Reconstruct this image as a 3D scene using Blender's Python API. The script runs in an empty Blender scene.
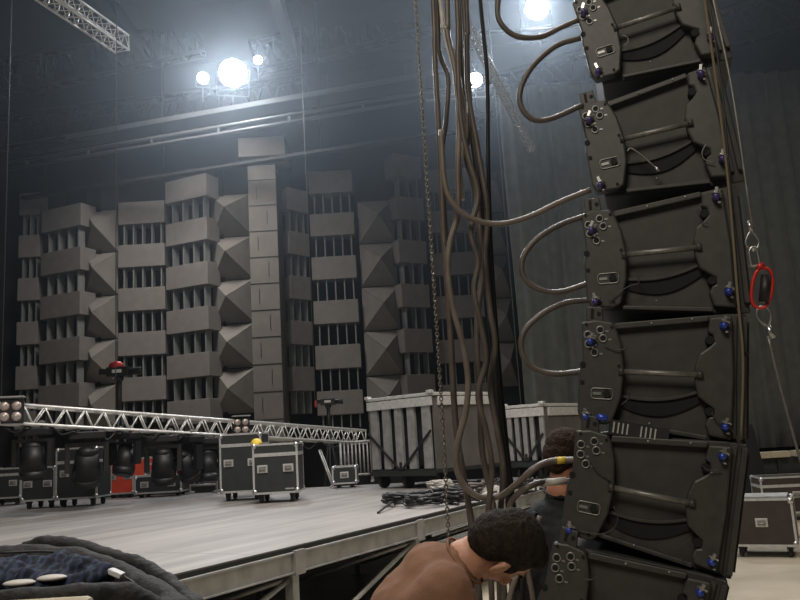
import bpy, math, random
from mathutils import Vector, Matrix
from mathutils.geometry import normal as _n
R = math.radians
V = Vector
S = bpy.context.scene
COL = S.collection

# ------------------------------------------------------------------ camera
CAM_Z = 1.80
FPX = 800.0
PITCH, ROLL = R(9.8), R(3.4)
_r = V((1, 0, 0)); _f = V((0, math.cos(PITCH), math.sin(PITCH))); _u = V((0, -math.sin(PITCH), math.cos(PITCH)))
CR = (_r * math.cos(ROLL) - _u * math.sin(ROLL))
CU = (_r * math.sin(ROLL) + _u * math.cos(ROLL))
CF = _f
CP = V((0, 0, CAM_Z))
cam_d = bpy.data.cameras.new('camera')
cam_d.sensor_width = 36; cam_d.lens = 36 * FPX / 800; cam_d.clip_end = 200; cam_d.clip_start = 0.05
cam = bpy.data.objects.new('camera', cam_d); COL.objects.link(cam)
cam.matrix_world = Matrix(((CR.x, CU.x, -CF.x, CP.x), (CR.y, CU.y, -CF.y, CP.y), (CR.z, CU.z, -CF.z, CP.z), (0, 0, 0, 1)))
S.camera = cam

def ray(px, py):
    return CF * FPX + CR * (px - 400) + CU * (300 - py)
def P(px, py, Y):          # point seen at a pixel, at a world depth Y
    d = ray(px, py); return CP + d * (Y / d.y)
def PZ(px, py, z):         # point seen at a pixel, on the level z
    d = ray(px, py); return CP + d * ((z - CAM_Z) / d.z)

# ------------------------------------------------------------------ world, light, exposure
w = bpy.data.worlds.new('world'); S.world = w; w.use_nodes = True
nt = w.node_tree
nt.nodes['Background'].inputs[0].default_value = (0.30, 0.38, 0.50, 1)
nt.nodes['Background'].inputs[1].default_value = 0.0
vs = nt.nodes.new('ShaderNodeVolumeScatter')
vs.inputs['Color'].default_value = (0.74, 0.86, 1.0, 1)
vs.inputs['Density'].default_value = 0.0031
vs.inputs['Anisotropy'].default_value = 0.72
# added haze shaped by height to imitate lamp glare: thin near floor, denser above
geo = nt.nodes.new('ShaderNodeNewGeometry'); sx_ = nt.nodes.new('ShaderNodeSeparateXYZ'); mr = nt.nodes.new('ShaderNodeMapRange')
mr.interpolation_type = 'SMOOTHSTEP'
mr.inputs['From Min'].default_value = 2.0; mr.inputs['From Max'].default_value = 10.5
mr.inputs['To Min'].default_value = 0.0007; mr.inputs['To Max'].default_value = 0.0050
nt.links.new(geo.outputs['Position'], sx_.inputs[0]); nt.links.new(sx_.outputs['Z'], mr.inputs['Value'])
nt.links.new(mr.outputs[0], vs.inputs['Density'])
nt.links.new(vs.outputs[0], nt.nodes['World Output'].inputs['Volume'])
S.view_settings.view_transform = 'Standard'; S.view_settings.look = 'None'
S.view_settings.exposure = 0.0; S.view_settings.gamma = 1; S.view_settings.use_curve_mapping = False
S.cycles.use_denoising = True
S.cycles.max_bounces = 6; S.cycles.volume_bounces = 0
S.cycles.volume_step_rate = 2

def area(name, loc, target, size, power, col=(1, 1, 1), sy=None, spread=180):
    l = bpy.data.lights.new(name, 'AREA'); l.energy = power; l.color = col; l.size = size
    if sy: l.shape = 'RECTANGLE'; l.size_y = sy
    l.spread = R(spread)
    o = bpy.data.objects.new(name, l); COL.objects.link(o); o.location = loc
    o.rotation_euler = (V(target) - V(loc)).to_track_quat('-Z', 'Y').to_euler()
    return o
# fill lights added in place of unseen hall lamps (above and behind the view)
area('hall_fill_rear', (-2.5, -3.5, 8.5), (0.8, 4, 1.8), 3.2, 400, (1.0, 0.90, 0.76))
area('hall_fill_stage', (-.5, 6.6, 11.5), (-.7, 8.3, 0), 4.5, 600, (1.0, 0.95, 0.92), spread=110)
area('hall_fill_wall', (-6.8, 23.0, 14.6), (-7.4, 30, 1.5), 3.5, 460, (1.0, 0.93, 0.87), spread=110)
area('hall_fill_floor', (9, 9, 11), (8, 12, 0), 3, 400, (1.0, 0.90, 0.76), spread=165)

# ------------------------------------------------------------------ materials
MATS = {}
def mat(name, col, rough=0.6, metal=0.0, noise=0.0, nscale=20.0, bump=0.0, bscale=200.0, spec=0.5, emit=None, estr=0, tint=None, stretch=None, sheen=0):
    if name in MATS: return MATS[name]
    m = bpy.data.materials.new(name); m.use_nodes = True; t = m.node_tree
    b = t.nodes['Principled BSDF']
    b.inputs['Base Color'].default_value = (*col, 1); b.inputs['Roughness'].default_value = rough
    b.inputs['Metallic'].default_value = metal; b.inputs['Specular IOR Level'].default_value = spec
    if sheen: b.inputs['Sheen Weight'].default_value = sheen
    tc = t.nodes.new('ShaderNodeTexCoord'); mp = t.nodes.new('ShaderNodeMapping')
    t.links.new(tc.outputs['Object'], mp.inputs[0])
    if stretch: mp.inputs['Scale'].default_value = stretch
    if noise:
        n = t.nodes.new('ShaderNodeTexNoise'); n.inputs['Scale'].default_value = nscale; n.inputs['Detail'].default_value = 6
        t.links.new(mp.outputs[0], n.inputs['Vector'])
        cr = t.nodes.new('ShaderNodeValToRGB')
        c2 = tint if tint else tuple(min(1, c * (1 + noise)) for c in col)
        c1 = tuple(c * (1 - noise) for c in col)
        cr.color_ramp.elements[0].color = (*c1, 1); cr.color_ramp.elements[1].color = (*c2, 1)
        cr.color_ramp.elements[0].position = .3; cr.color_ramp.elements[1].position = .7
        t.links.new(n.outputs[0], cr.inputs[0]); t.links.new(cr.outputs[0], b.inputs['Base Color'])
    if bump:
        n2 = t.nodes.new('ShaderNodeTexNoise'); n2.inputs['Scale'].default_value = bscale; n2.inputs['Detail'].default_value = 4
        t.links.new(mp.outputs[0], n2.inputs['Vector'])
        bp = t.nodes.new('ShaderNodeBump'); bp.inputs['Strength'].default_value = bump; bp.inputs['Distance'].default_value = 0.01
        t.links.new(n2.outputs[0], bp.inputs['Height']); t.links.new(bp.outputs[0], b.inputs['Normal'])
    if emit:
        b.inputs['Emission Color'].default_value = (*emit, 1); b.inputs['Emission Strength'].default_value = estr
    MATS[name] = m
    return m

M_cab = mat('cabinet_paint', (0.041, 0.0405, 0.037), .55, noise=.22, nscale=14, bump=.2, bscale=500)
M_plate = mat('rigging_plate', (0.057, 0.0565, 0.053), .48, .2, noise=.15, nscale=25, bump=.05, bscale=300)
M_dark = mat('black_plastic', (0.016, 0.016, 0.017), .5, noise=.2)
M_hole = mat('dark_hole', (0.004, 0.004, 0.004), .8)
M_rod = mat('steel_rod', (0.24, 0.235, 0.22), .42, .5, noise=.2, nscale=40)
M_steel = mat('bright_steel', (0.62, 0.62, 0.62), .3, .9, noise=.15)
M_pin = mat('blue_pin', (0.045, 0.09, 0.50), .3, .35)
M_ring = mat('connector_ring', (0.33, 0.33, 0.32), .4, .6)
M_mark = mat('grey_print', (0.42, 0.42, 0.40), .6)
M_cable = mat('rubber_cable', (0.105, 0.088, 0.076), .42, noise=.30, nscale=9, bump=.15, bscale=80)
M_cable2 = mat('pale_rubber_cable', (0.17, 0.145, 0.125), .42, noise=.28, nscale=9)
M_cblack = mat('black_cable', (0.018, 0.018, 0.018), .45, noise=.2)
M_cwhite = mat('white_cable', (0.55, 0.52, 0.48), .5, noise=.2)
M_yel = mat('yellow_tape', (0.75, 0.55, 0.06), .5)
M_chain = mat('chain_steel', (0.24, 0.215, 0.18), .45, .8, noise=.3, nscale=60)
M_alu = mat('aluminium', (0.37, 0.37, 0.36), .5, .45, noise=.22, nscale=6, bump=.1)
M_alub = mat('bright_aluminium', (0.80, 0.79, 0.76), .38, .5, noise=.12)
M_caseblk = mat('case_laminate', (0.018, 0.021, 0.020), .55, noise=.2, nscale=8)
M_casebrn = mat('brown_case_laminate', (0.032, 0.022, 0.018), .5, noise=.2, nscale=8)
M_red = mat('red_case_laminate', (0.52, 0.055, 0.025), .45, noise=.12, nscale=8)
M_edge = mat('case_edge', (0.50, 0.50, 0.48), .4, .5, noise=.15)
M_wheel = mat('caster_rubber', (0.012, 0.012, 0.012), .5)
M_panel = mat('acoustic_panel', (0.165, 0.155, 0.148), .8, noise=.10, nscale=3, bump=.3, bscale=60)
M_fin = mat('fin_metal', (0.17, 0.18, 0.18), .6, noise=.12)
M_pyr = mat('pyramid_panel', (0.185, 0.175, 0.162), .75, noise=.12, nscale=2)
M_wall = mat('black_wall', (0.010, 0.011, 0.012), .9, noise=.3, nscale=1)
M_roof = mat('roof_dark', (0.012, 0.013, 0.015), .9, noise=.3, nscale=1)
M_girder = mat('girder_paint', (0.011, 0.012, 0.015), .6, .0, noise=.25, nscale=2)
M_rail = mat('catwalk_rail', (0.10, 0.105, 0.115), .5, .3)
M_pillar = mat('pillar_board', (0.15, 0.14, 0.13), .8, noise=.10, nscale=2)
M_curt = mat('curtain_wool', (0.155, 0.168, 0.160), .95, noise=.15, nscale=3, sheen=.3)
M_blkcloth = mat('black_cloth', (0.006, 0.006, 0.007), .95, bump=.4, bscale=30)
M_skin = mat('skin', (0.52, 0.27, 0.175), .55, noise=.10, nscale=18, bump=.1, bscale=120)
M_skin2 = mat('flushed_skin', (0.55, 0.25, 0.16), .5, noise=.10, nscale=18)
M_hair = mat('dark_hair', (0.022, 0.015, 0.011), .8, spec=.25, noise=.5, nscale=60, bump=.9, bscale=170, stretch=(1, 1, .35))
M_hairb = mat('brown_hair', (0.034, 0.020, 0.013), .85, spec=.2, noise=.5, nscale=50, bump=1, bscale=120)
M_brown = mat('brown_cotton', (0.215, 0.108, 0.062), .9, noise=.08, nscale=12, bump=.25, bscale=260)
M_blksh = mat('black_cotton', (0.009, 0.010, 0.012), .9, bump=.2, bscale=260)
M_jean = mat('dark_denim', (0.02, 0.028, 0.05), .9, noise=.2)
M_shoe = mat('shoe_leather', (0.015, 0.012, 0.01), .5)
M_eye = mat('eye_white', (0.7, 0.68, 0.65), .3)
M_linec = mat('thin_line_steel', (0.10, 0.10, 0.10), .6)
M_cord = mat('brown_cord', (0.17, 0.135, 0.09), .8)
M_pinflare = mat('flare_tinted_pin', (0.10, 0.075, 0.26), .3, .4)  # blue pin with the lamp flare's violet tint put into its colour
M_side = mat('cart_side_panel', (0.095, 0.085, 0.074), .7, noise=.2, nscale=3)
M_redm = mat('red_anodised', (0.60, 0.035, 0.03), .35, .2)
M_bag = mat('bag_nylon', (0.008, 0.0079, 0.0075), .75, noise=.25, nscale=14, bump=.5, bscale=60)
M_lamp = mat('flood_lens', (0.9, 0.9, 0.9), .4, emit=(0.95, 0.97, 1.0), estr=90)
M_lamp2 = mat('small_lens', (0.9, 0.9, 0.9), .4, emit=(0.95, 0.96, 1.0), estr=30)
M_lens = mat('blinder_bulb', (0.50, 0.42, 0.38), .25, .4)
M_beige = mat('beige_board', (0.42, 0.36, 0.26), .7, noise=.12)
M_white = mat('white_plastic', (0.72, 0.72, 0.70), .5)
M_blkfix = mat('fixture_black', (0.007, 0.007, 0.008), .5)

# navy patterned cloth
def navy():
    m = bpy.data.materials.new('navy_patterned_cloth'); m.use_nodes = True; t = m.node_tree; b = t.nodes['Principled BSDF']
    tc = t.nodes.new('ShaderNodeTexCoord'); wv = t.nodes.new('ShaderNodeTexWave')
    wv.inputs['Scale'].default_value = 14; wv.inputs['Distortion'].default_value = 5; wv.inputs['Detail'].default_value = 3; wv.inputs['Detail Scale'].default_value = 3
    cr = t.nodes.new('ShaderNodeValToRGB'); e = cr.color_ramp.elements
    e[0].color = (0.004, 0.007, 0.018, 1); e[0].position = .45; e[1].color = (0.022, 0.036, 0.075, 1); e[1].position = .85
    t.links.new(tc.outputs['Object'], wv.inputs[0]); t.links.new(wv.outputs[0], cr.inputs[0]); t.links.new(cr.outputs[0], b.inputs['Base Color'])
    b.inputs['Roughness'].default_value = .9
    return m
M_navy = navy()

# stage deck: grey sheets with seams and long scuffs
def deckmat():
    m = bpy.data.materials.new('stage_deck_vinyl'); m.use_nodes = True; t = m.node_tree; b = t.nodes['Principled BSDF']
    N = t.nodes.new; L = t.links.new
    tc = N('ShaderNodeTexCoord'); mp = N('ShaderNodeMapping'); L(tc.outputs['Object'], mp.inputs[0])
    br = N('ShaderNodeTexBrick'); br.inputs['Scale'].default_value = 1; br.inputs['Brick Width'].default_value = 2.4; br.inputs['Row Height'].default_value = 1.2
    br.inputs['Mortar Size'].default_value = .008; br.inputs['Color1'].default_value = (1, 1, 1, 1); br.inputs['Color2'].default_value = (.84, .84, .84, 1); br.inputs['Mortar'].default_value = (.45, .45, .45, 1)
    br.offset = 0
    L(mp.outputs[0], br.inputs[0])
    m2 = N('ShaderNodeMapping'); m2.inputs['Scale'].default_value = (.22, 2.2, 1); L(tc.outputs['Object'], m2.inputs[0])
    n = N('ShaderNodeTexNoise'); n.inputs['Scale'].default_value = 2; n.inputs['Detail'].default_value = 8; L(m2.outputs[0], n.inputs[0])
    cr = N('ShaderNodeValToRGB'); cr.color_ramp.elements[0].color = (.185, .172, .162, 1); cr.color_ramp.elements[1].color = (.34, .315, .295, 1)
    cr.color_ramp.elements[0].position = .3; cr.color_ramp.elements[1].position = .7
    L(n.outputs[0], cr.inputs[0])
    mx = N('ShaderNodeMix'); mx.data_type = 'RGBA'; mx.blend_type = 'MULTIPLY'; mx.inputs[0].default_value = 1
    L(cr.outputs[0], mx.inputs[6]); L(br.outputs[0], mx.inputs[7]); L(mx.outputs[2], b.inputs['Base Color'])
    b.inputs['Roughness'].default_value = .5
    return m
M_deck = deckmat()
def floormat():
    m = bpy.data.materials.new('concrete_floor'); m.use_nodes = True; t = m.node_tree; b = t.nodes['Principled BSDF']
    N = t.nodes.new; L = t.links.new
    tc = N('ShaderNodeTexCoord'); n = N('ShaderNodeTexNoise'); n.inputs['Scale'].default_value = .9; n.inputs['Detail'].default_value = 9
    L(tc.outputs['Object'], n.inputs[0])
    cr = N('ShaderNodeValToRGB'); cr.color_ramp.elements[0].color = (.27, .235, .175, 1); cr.color_ramp.elements[1].color = (.42, .375, .29, 1)
    cr.color_ramp.elements[0].position = .35; cr.color_ramp.elements[1].position = .65
    L(n.outputs[0], cr.inputs[0]); L(cr.outputs[0], b.inputs['Base Color']); b.inputs['Roughness'].default_value = .42
    return m
M_floor = floormat()

# ------------------------------------------------------------------ mesh helpers
class MB:
    def __init__(s): s.v = []; s.f = []; s.sm = []
    def add(s, vs_, fs, smooth=False):
        k = len(s.v); s.v += [V(p) for p in vs_]
        for f in fs: s.f.append([i + k for i in f]); s.sm.append(smooth)
        return s
    def box(s, c, size, rot=None):      # rot: 3x3 matrix or None
        hx, hy, hz = size[0] / 2, size[1] / 2, size[2] / 2
        pts = [V((x, y, z)) for x in (-hx, hx) for y in (-hy, hy) for z in (-hz, hz)]
        if rot is not None: pts = [rot @ p for p in pts]
        pts = [p + V(c) for p in pts]
        return s.add(pts, [(0, 1, 3, 2), (4, 6, 7, 5), (0, 4, 5, 1), (2, 3, 7, 6), (0, 2, 6, 4), (1, 5, 7, 3)])
    def frame(s, a, b, up=V((0, 0, 1))):
        d = (b - a).normalized()
        if abs(d.dot(up)) > .98: up = V((1, 0, 0))
        x = d.cross(up).normalized(); y = x.cross(d).normalized()
        return x, y, d
    def bar(s, a, b, wd, ht, up=V((0, 0, 1))):
        a, b = V(a), V(b); x, y, d = s.frame(a, b, up)
        pts = [p + x * i * wd / 2 + y * j * ht / 2 for p in (a, b) for i, j in ((-1, -1), (1, -1), (1, 1), (-1, 1))]
        return s.add(pts, [(3, 2, 1, 0), (4, 5, 6, 7), (0, 1, 5, 4), (1, 2, 6, 5), (2, 3, 7, 6), (3, 0, 4, 7)])
    def cyl(s, a, b, r0, r1=None, n=12, cap=True):
        a, b = V(a), V(b); r1 = r0 if r1 is None else r1
        x, y, d = s.frame(a, b)
        pts = []
        for p, r in ((a, r0), (b, r1)):
            for i in range(n):
                t = 2 * math.pi * i / n; pts.append(p + x * r * math.cos(t) + y * r * math.sin(t))
        k = len(s.v); s.v += pts
        for i in range(n):
            j = (i + 1) % n; s.f.append([k + i, k + j, k + n + j, k + n + i]); s.sm.append(True)
        if cap:
            s.f.append([k + i for i in reversed(range(n))]); s.sm.append(False)
            s.f.append([k + n + i for i in range(n)]); s.sm.append(False)
        return s
    def tube(s, path, r, n=10, closed=False):
        pts = [V(p) for p in path]; m = len(pts); k = len(s.v)
        up = None
        for i, p in enumerate(pts):
            if closed: d = (pts[(i + 1) % m] - pts[i - 1])
            else: d = pts[min(i + 1, m - 1)] - pts[max(i - 1, 0)]
            d.normalize()
            if up is None: up = V((0, 1, 0)) if abs(d.y) < .9 else V((1, 0, 0))
            x = d.cross(up).normalized(); up = x.cross(d).normalized()
            rr = r(i / (m - 1)) if callable(r) else r
            for q in range(n):
                t = 2 * math.pi * q / n; s.v.append(p + x * rr * math.cos(t) + up * rr * math.sin(t))
        seg = m if closed else m - 1
        for i in range(seg):
            a = k + i * n; b = k + ((i + 1) % m) * n
            for q in range(n):
                s.f.append([a + q, a + (q + 1) % n, b + (q + 1) % n, b + q]); s.sm.append(True)
        if not closed:
            s.f.append([k + q for q in reversed(range(n))]); s.sm.append(False)
            s.f.append([k + (m - 1) * n + q for q in range(n)]); s.sm.append(False)
        return s
    def torus(s, c, ax, R_, r, n=24, m=8, sx=1.0, xdir=None):
        ax = V(ax).normalized(); t = V(xdir) if xdir is not None else (V((0, 0, 1)) if abs(ax.z) < .9 else V((1, 0, 0)))
        x = (t - ax * t.dot(ax)).normalized(); y = ax.cross(x)
        return s.tube([V(c) + x * R_ * sx * math.cos(2 * math.pi * i / n) + y * R_ * math.sin(2 * math.pi * i / n) for i in range(n)], r, m, True)
    def prism(s, poly, a, b, fn=None):   # poly [(u,v)], extruded between depth a and b ; local axes u=X v=Z depth=Y
        n = len(poly)
        pts = [V((u, a, v)) for u, v in poly] + [V((u, b, v)) for u, v in poly]
        fs = [list(range(n)), list(range(2 * n - 1, n - 1, -1))]
        fs += [[i, i + n, (i + 1) % n + n, (i + 1) % n] for i in range(n)]
        return s.add(pts, fs)
    def ell(s, c, rx, ry, rz, rot=None, nu=20, nv=12):
        k = len(s.v); c = V(c)
        def q(p): p = V(p); return c + (rot @ p if rot is not None else p)
        s.v.append(q((0, 0, rz)))
        for i in range(1, nv):
            a = math.pi * i / nv
            for j in range(nu):
                b = 2 * math.pi * j / nu
                s.v.append(q((rx * math.sin(a) * math.cos(b), ry * math.sin(a) * math.sin(b), rz * math.cos(a))))
        s.v.append(q((0, 0, -rz)))
        for j in range(nu): s.f.append([k, k + 1 + j, k + 1 + (j + 1) % nu]); s.sm.append(True)
        for i in range(nv - 2):
            for j in range(nu):
                a = k + 1 + i * nu; b = a + nu; s.f.append([a + j, b + j, b + (j + 1) % nu, a + (j + 1) % nu]); s.sm.append(True)
        l = k + 1 + (nv - 1) * nu; a = l - nu
        for j in range(nu): s.f.append([a + j, l, a + (j + 1) % nu]); s.sm.append(True)
        return s
    def caps(s, a, b, r0, r1, rot=None):
        s.cyl(a, b, r0, r1, 16); s.ell(a, r0, r0, r0, None, 16, 10); s.ell(b, r1, r1, r1, None, 16, 10); return s
    def build(s, name, m, parent=None, bevel=0, T=None, mods=None):
        me = bpy.data.meshes.new(name)
        vs_ = [T @ v for v in s.v] if T is not None else s.v
        me.from_pydata([tuple(v) for v in vs_], [], s.f); me.update()
        me.polygons.foreach_set('use_smooth', s.sm)
        me.materials.append(m)
        o = bpy.data.objects.new(name, me); COL.objects.link(o)
        if parent is not None:
            o.parent = parent
        if bevel:
            b = o.modifiers.new('bevel', 'BEVEL'); b.width = bevel; b.segments = 2; b.limit_method = 'ANGLE'; b.angle_limit = R(40)
        return o
# Vertices are given in WORLD space for single-mesh things; for Empties at a base we use local coordinates.
def thing(name, label, cat, loc=(0, 0, 0), rot=None, group=None):
    o = bpy.data.objects.new(name, None); COL.objects.link(o); o.empty_display_size = .1
    if rot is None: o.location = loc
    else:
        o.matrix_world = Matrix.Translation(V(loc)) @ rot.to_4x4()
    o['label'] = label; o['category'] = cat
    if group: o['group'] = group
    return o
def tag(o, label, cat, group=None, kind=None):
    o['label'] = label; o['category'] = cat
    if group: o['group'] = group
    if kind: o['kind'] = kind
    return o
def struct(o, label=None):
    o['kind'] = 'structure'
    if label: o['label'] = label
    return o
def single(mb, name, m, label, cat, origin=None, group=None, bevel=0):
    """a one-mesh thing whose vertices are in world space: recentre on its base"""
    if origin is None:
        zs = min(v.z for v in mb.v); cx = sum(v.x for v in mb.v) / len(mb.v); cy = sum(v.y for v in mb.v) / len(mb.v); origin = V((cx, cy, zs))
    mb.v = [v - origin for v in mb.v]
    o = mb.build(name, m, None, bevel); o.location = origin
    return tag(o, label, cat, group)
def copy_thing(o, parent=None):
    c = o.copy(); COL.objects.link(c)
    if parent is not None: c.parent = parent
    for ch in CH.get(o.name, []) if False else [x for x in bpy.data.objects if x.parent == o]:
        copy_thing(ch, c)
    return c
def catmull(pts, n=8):
    pts = [V(p) for p in pts]; out = []
    q = [pts[0] * 2 - pts[1]] + pts + [pts[-1] * 2 - pts[-2]]
    for i in range(1, len(q) - 2):
        a, b, c, d = q[i - 1:i + 3]
        for k in range(n):
            t = k / n
            out.append(.5 * ((2 * b) + (c - a) * t + (2 * a - 5 * b + 4 * c - d) * t * t + (3 * b - a - 3 * c + d) * t ** 3))
    out.append(pts[-1]); return out
def Rz(a): return Matrix.Rotation(a, 3, 'Z')

# ================================================================== SETTING
STAGE_Z = 1.0
WALL_Y = 29.5
CURT_Y = 24.0
struct(MB().box((0, 14, -.1), (70, 60, .2)).build('floor', M_floor))
struct(MB().box((0, 14, 17.2), (70, 60, .2)).build('ceiling', M_roof))
struct(MB().box((0, WALL_Y + .6, 8.5), (70, .2, 17.2)).build('wall_back', M_wall))
struct(MB().box((-20, 14, 8.5), (.2, 60, 17.2)).build('wall_left', M_wall))
struct(MB().box((24, 14, 8.5), (.2, 60, 17.2)).build('wall_right', M_wall))
struct(MB().box((0, -14, 8.5), (70, .2, 17.2)).build('wall_front', M_wall))

# ---- acoustic wall: folded columns of panels with fins between them, and columns of pyramids
ROWS = 7
PER = 45.0 * WALL_Y / FPX
def colx(px, Y): return P(px, 300, Y).x
def rowz(px, py, Y): return P(px, py, Y).z
def baffle_column(pxa, pxb, Ya, Yb, ytop, label, nfin=4, side=1, lowest=-1, rows=7, thick=.75):
    """ytop: pixel y of the top edge of one panel of the column; the panels repeat every PER below and above it"""
    a = V((colx(pxa, Ya), Ya, 0)); b = V((colx(pxb, Yb), Yb, 0))
    d = (b - a); Ln = d.length; ang = math.atan2(d.y, d.x)
    pm = (pxa + pxb) / 2; zt = rowz(pm, ytop, (Ya + Yb) / 2)
    while zt > 12.35: zt -= PER
    while zt < 12.35 - PER: zt += PER
    t = thing('baffle_column', label, 'wall panel', (a.x, a.y, 0), Rz(ang), 'slatted baffle columns of the back wall')
    ph = PER * .52
    MB().box((Ln / 2, thick + .25, 6.2), (Ln, .08, 12.4)).build('backing', M_wall, t)
    for k in range(rows + 1):
        z = zt - k * PER
        if z - ph < 2.3: break
        MB().box((Ln / 2, thick / 2, z - ph / 2), (Ln, thick, ph)).build('panel', M_panel, t, .015)
        # fins between this panel and the one below
        m = MB(); z1 = z - ph; z0 = max(z - PER, 2.3)
        for i in range(nfin):
            x = Ln * (i + .55) / nfin
            m.add([(x - .022, .10, z1), (x + .022, .10, z1), (x + .022, .42, z1), (x - .022, .42, z1),
                   (x - .022, .10, z0), (x + .022, .10, z0), (x + .022, .42, z0), (x - .022, .42, z0)],
                  [(0, 1, 2, 3), (7, 6, 5, 4), (0, 4, 5, 1), (1, 5, 6, 2), (2, 6, 7, 3), (3, 7, 4, 0)])
        m.build('fin_screen', M_fin, t)
    return t
def pyramid_column(pxa, pxb, Ya, Yb, ytop, label, dep=1.0, skew=.45):
    a = V((colx(pxa, Ya), Ya, 0)); b = V((colx(pxb, Yb), Yb, 0))
    d = (b - a); Ln = d.length; ang = math.atan2(d.y, d.x)
    pm = (pxa + pxb) / 2; zt = rowz(pm, ytop, (Ya + Yb) / 2)
    while zt > 12.35: zt -= PER
    while zt < 12.35 - PER: zt += PER
    t = thing('pyramid_column', label, 'wall panel', (a.x, a.y, 0), Rz(ang), 'pyramid diffuser columns of the back wall')
    MB().box((Ln / 2, .2, 6.2), (Ln, .16, 12.4)).build('backing', M_wall, t)
    for k in range(8):
        z1 = zt - k * PER; z0 = z1 - PER * .985
        if z0 < 2.3: break
        ap = V((Ln * skew, -dep, z1 - PER * .48)); g = .03
        c = [V((0, .1, z1)), V((Ln, .1, z1)), V((Ln, .1, z0)), V((0, .1, z0))]
        m = MB()
        for i in range(4):
            p, q = c[i], c[(i + 1) % 4]; cen = (p + q + ap) / 3
            k3 = [cen + (x - cen) * .985 for x in (p, q, ap)]
            back = [x + V((0, .04, 0)) for x in k3]
            m.add(k3 + back, [(0, 1, 2), (5, 4, 3), (0, 3, 4, 1), (1, 4, 5, 2), (2, 5, 3, 0)])
        m.build('pyramid', M_pyr, t)
    return t
W = WALL_Y
baffle_column(17, 38, W - .2, W - .2, 235, 'narrow dark baffle column at the far left end of the back wall', 3)
baffle_column(40, 80, W - .3, W - 1.1, 250, 'angled baffle column between the far left column and the first pyramids', 4)
pyramid_column(84, 117, W - .2, W - .2, 210, 'pyramid column standing left of the hanging thin line', skew=.55)
baffle_column(118, 165, W - .4, W - .4, 244, 'flat baffle column directly behind the red topped camera', 5)
baffle_column(166, 208, W - .4, W - 1.2, 264, 'angled baffle column left of the pyramids beside the grey pillar', 4)
pyramid_column(212, 253, W - .3, W - .3, 194, 'pyramid column right beside the tall grey pillar', skew=.48)
baffle_column(291, 312, W - 1.2, W - .5, 232, 'narrow angled baffle column just right of the grey pillar', 3)
baffle_column(313, 358, W - .5, W - .5, 256, 'pale flat baffle column above the small tripod camera', 5)
pyramid_column(362, 399, W - .3, W - .3, 200, 'pyramid column above the slatted metal cart', skew=.6)
baffle_column(402, 430, W - .9, W - .3, 240, 'dim baffle column behind the hanging chain', 3)
baffle_column(436, 484, W + .1, W + .1, 252, 'dim baffle column behind the hanging cable bundle', 5)
pyramid_column(487, 512, W, W, 212, 'dim pyramid column at the edge of the curtain', skew=.6)
# the pillar with its cap
pa = P(251, 300, 27.6); pb = P(280, 300, 27.6)
m = MB(); zt = P(262, 165, 27.6).z
m.box(((pa.x + pb.x) / 2, 28.3, zt / 2), (pb.x - pa.x, 1.4, zt))
struct(m.build('pillar', M_pillar, None, .02), 'tall grey boarded pillar')
m = MB(); z0 = P(260, 156, 27.3).z; z1 = P(260, 137, 27.3).z; c0 = P(238, 150, 27.3).x; c1 = P(285, 150, 27.3).x
m.box(((c0 + c1) / 2, 28.1, (z0 + z1) / 2), (c1 - c0, 1.6, z1 - z0))
struct(m.build('trim_2', M_pillar, None, .02), 'pale box at the top of the grey pillar')
m = MB()
for k in range(12):
    z = .8 + k * .95
    if z < zt - .1: m.box(((pa.x + pb.x) / 2, 27.59, z), (pb.x - pa.x, .02, .02))
for k in range(11):
    m.box((pa.x + (pb.x - pa.x) * (.3 + .35 * (k % 2)), 27.59, 1.3 + k * .95), (.02, .02, .5))
struct(m.build('trim_1', M_dark), 'dark joints between the pillar boards')

# ---- curtain on the right
def curtain(x0, x1, Y, z0, z1, name, label, step=.085, amp=.12, seed=1):
    rnd = random.Random(seed); n = int((x1 - x0) / step); rows = 8
    m = MB(); vs_ = []; fs = []
    ph = [rnd.uniform(.5, 1.5) for _ in range(n + 1)]
    for r in range(rows + 1):
        for i in range(n + 1):
            t = i * .95; y = Y + amp * ph[i // 5 * 5] * math.sin(t + .5 * math.sin(i * .37)) + .05 * math.sin(i * 2.3 + r * .3)
            vs_.append((x0 + i * step + .03 * math.sin(r * .7 + i), y, z0 + (z1 - z0) * r / rows))
    for r in range(rows):
        for i in range(n):
            a = r * (n + 1) + i; fs.append((a, a + 1, a + n + 2, a + n + 1))
    m.add(vs_, fs, True); o = m.build(name, M_curt)
    o.modifiers.new('thick', 'SOLIDIFY').thickness = .01
    return tag(o, label, 'curtain')
cx0 = P(516, 300, CURT_Y).x
curtain(cx0, 15, CURT_Y, .9, 12.6, 'stage_curtain', 'tall dark pleated curtain covering the right side of the hall', seed=4)
# curtain pipe
m = MB().cyl((cx0 - .3, CURT_Y, 12.65), (15.2, CURT_Y, 12.65), .06)
single(m, 'curtain_pipe', M_girder, 'long dark pipe that carries the pleated curtain', 'pipe')

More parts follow.
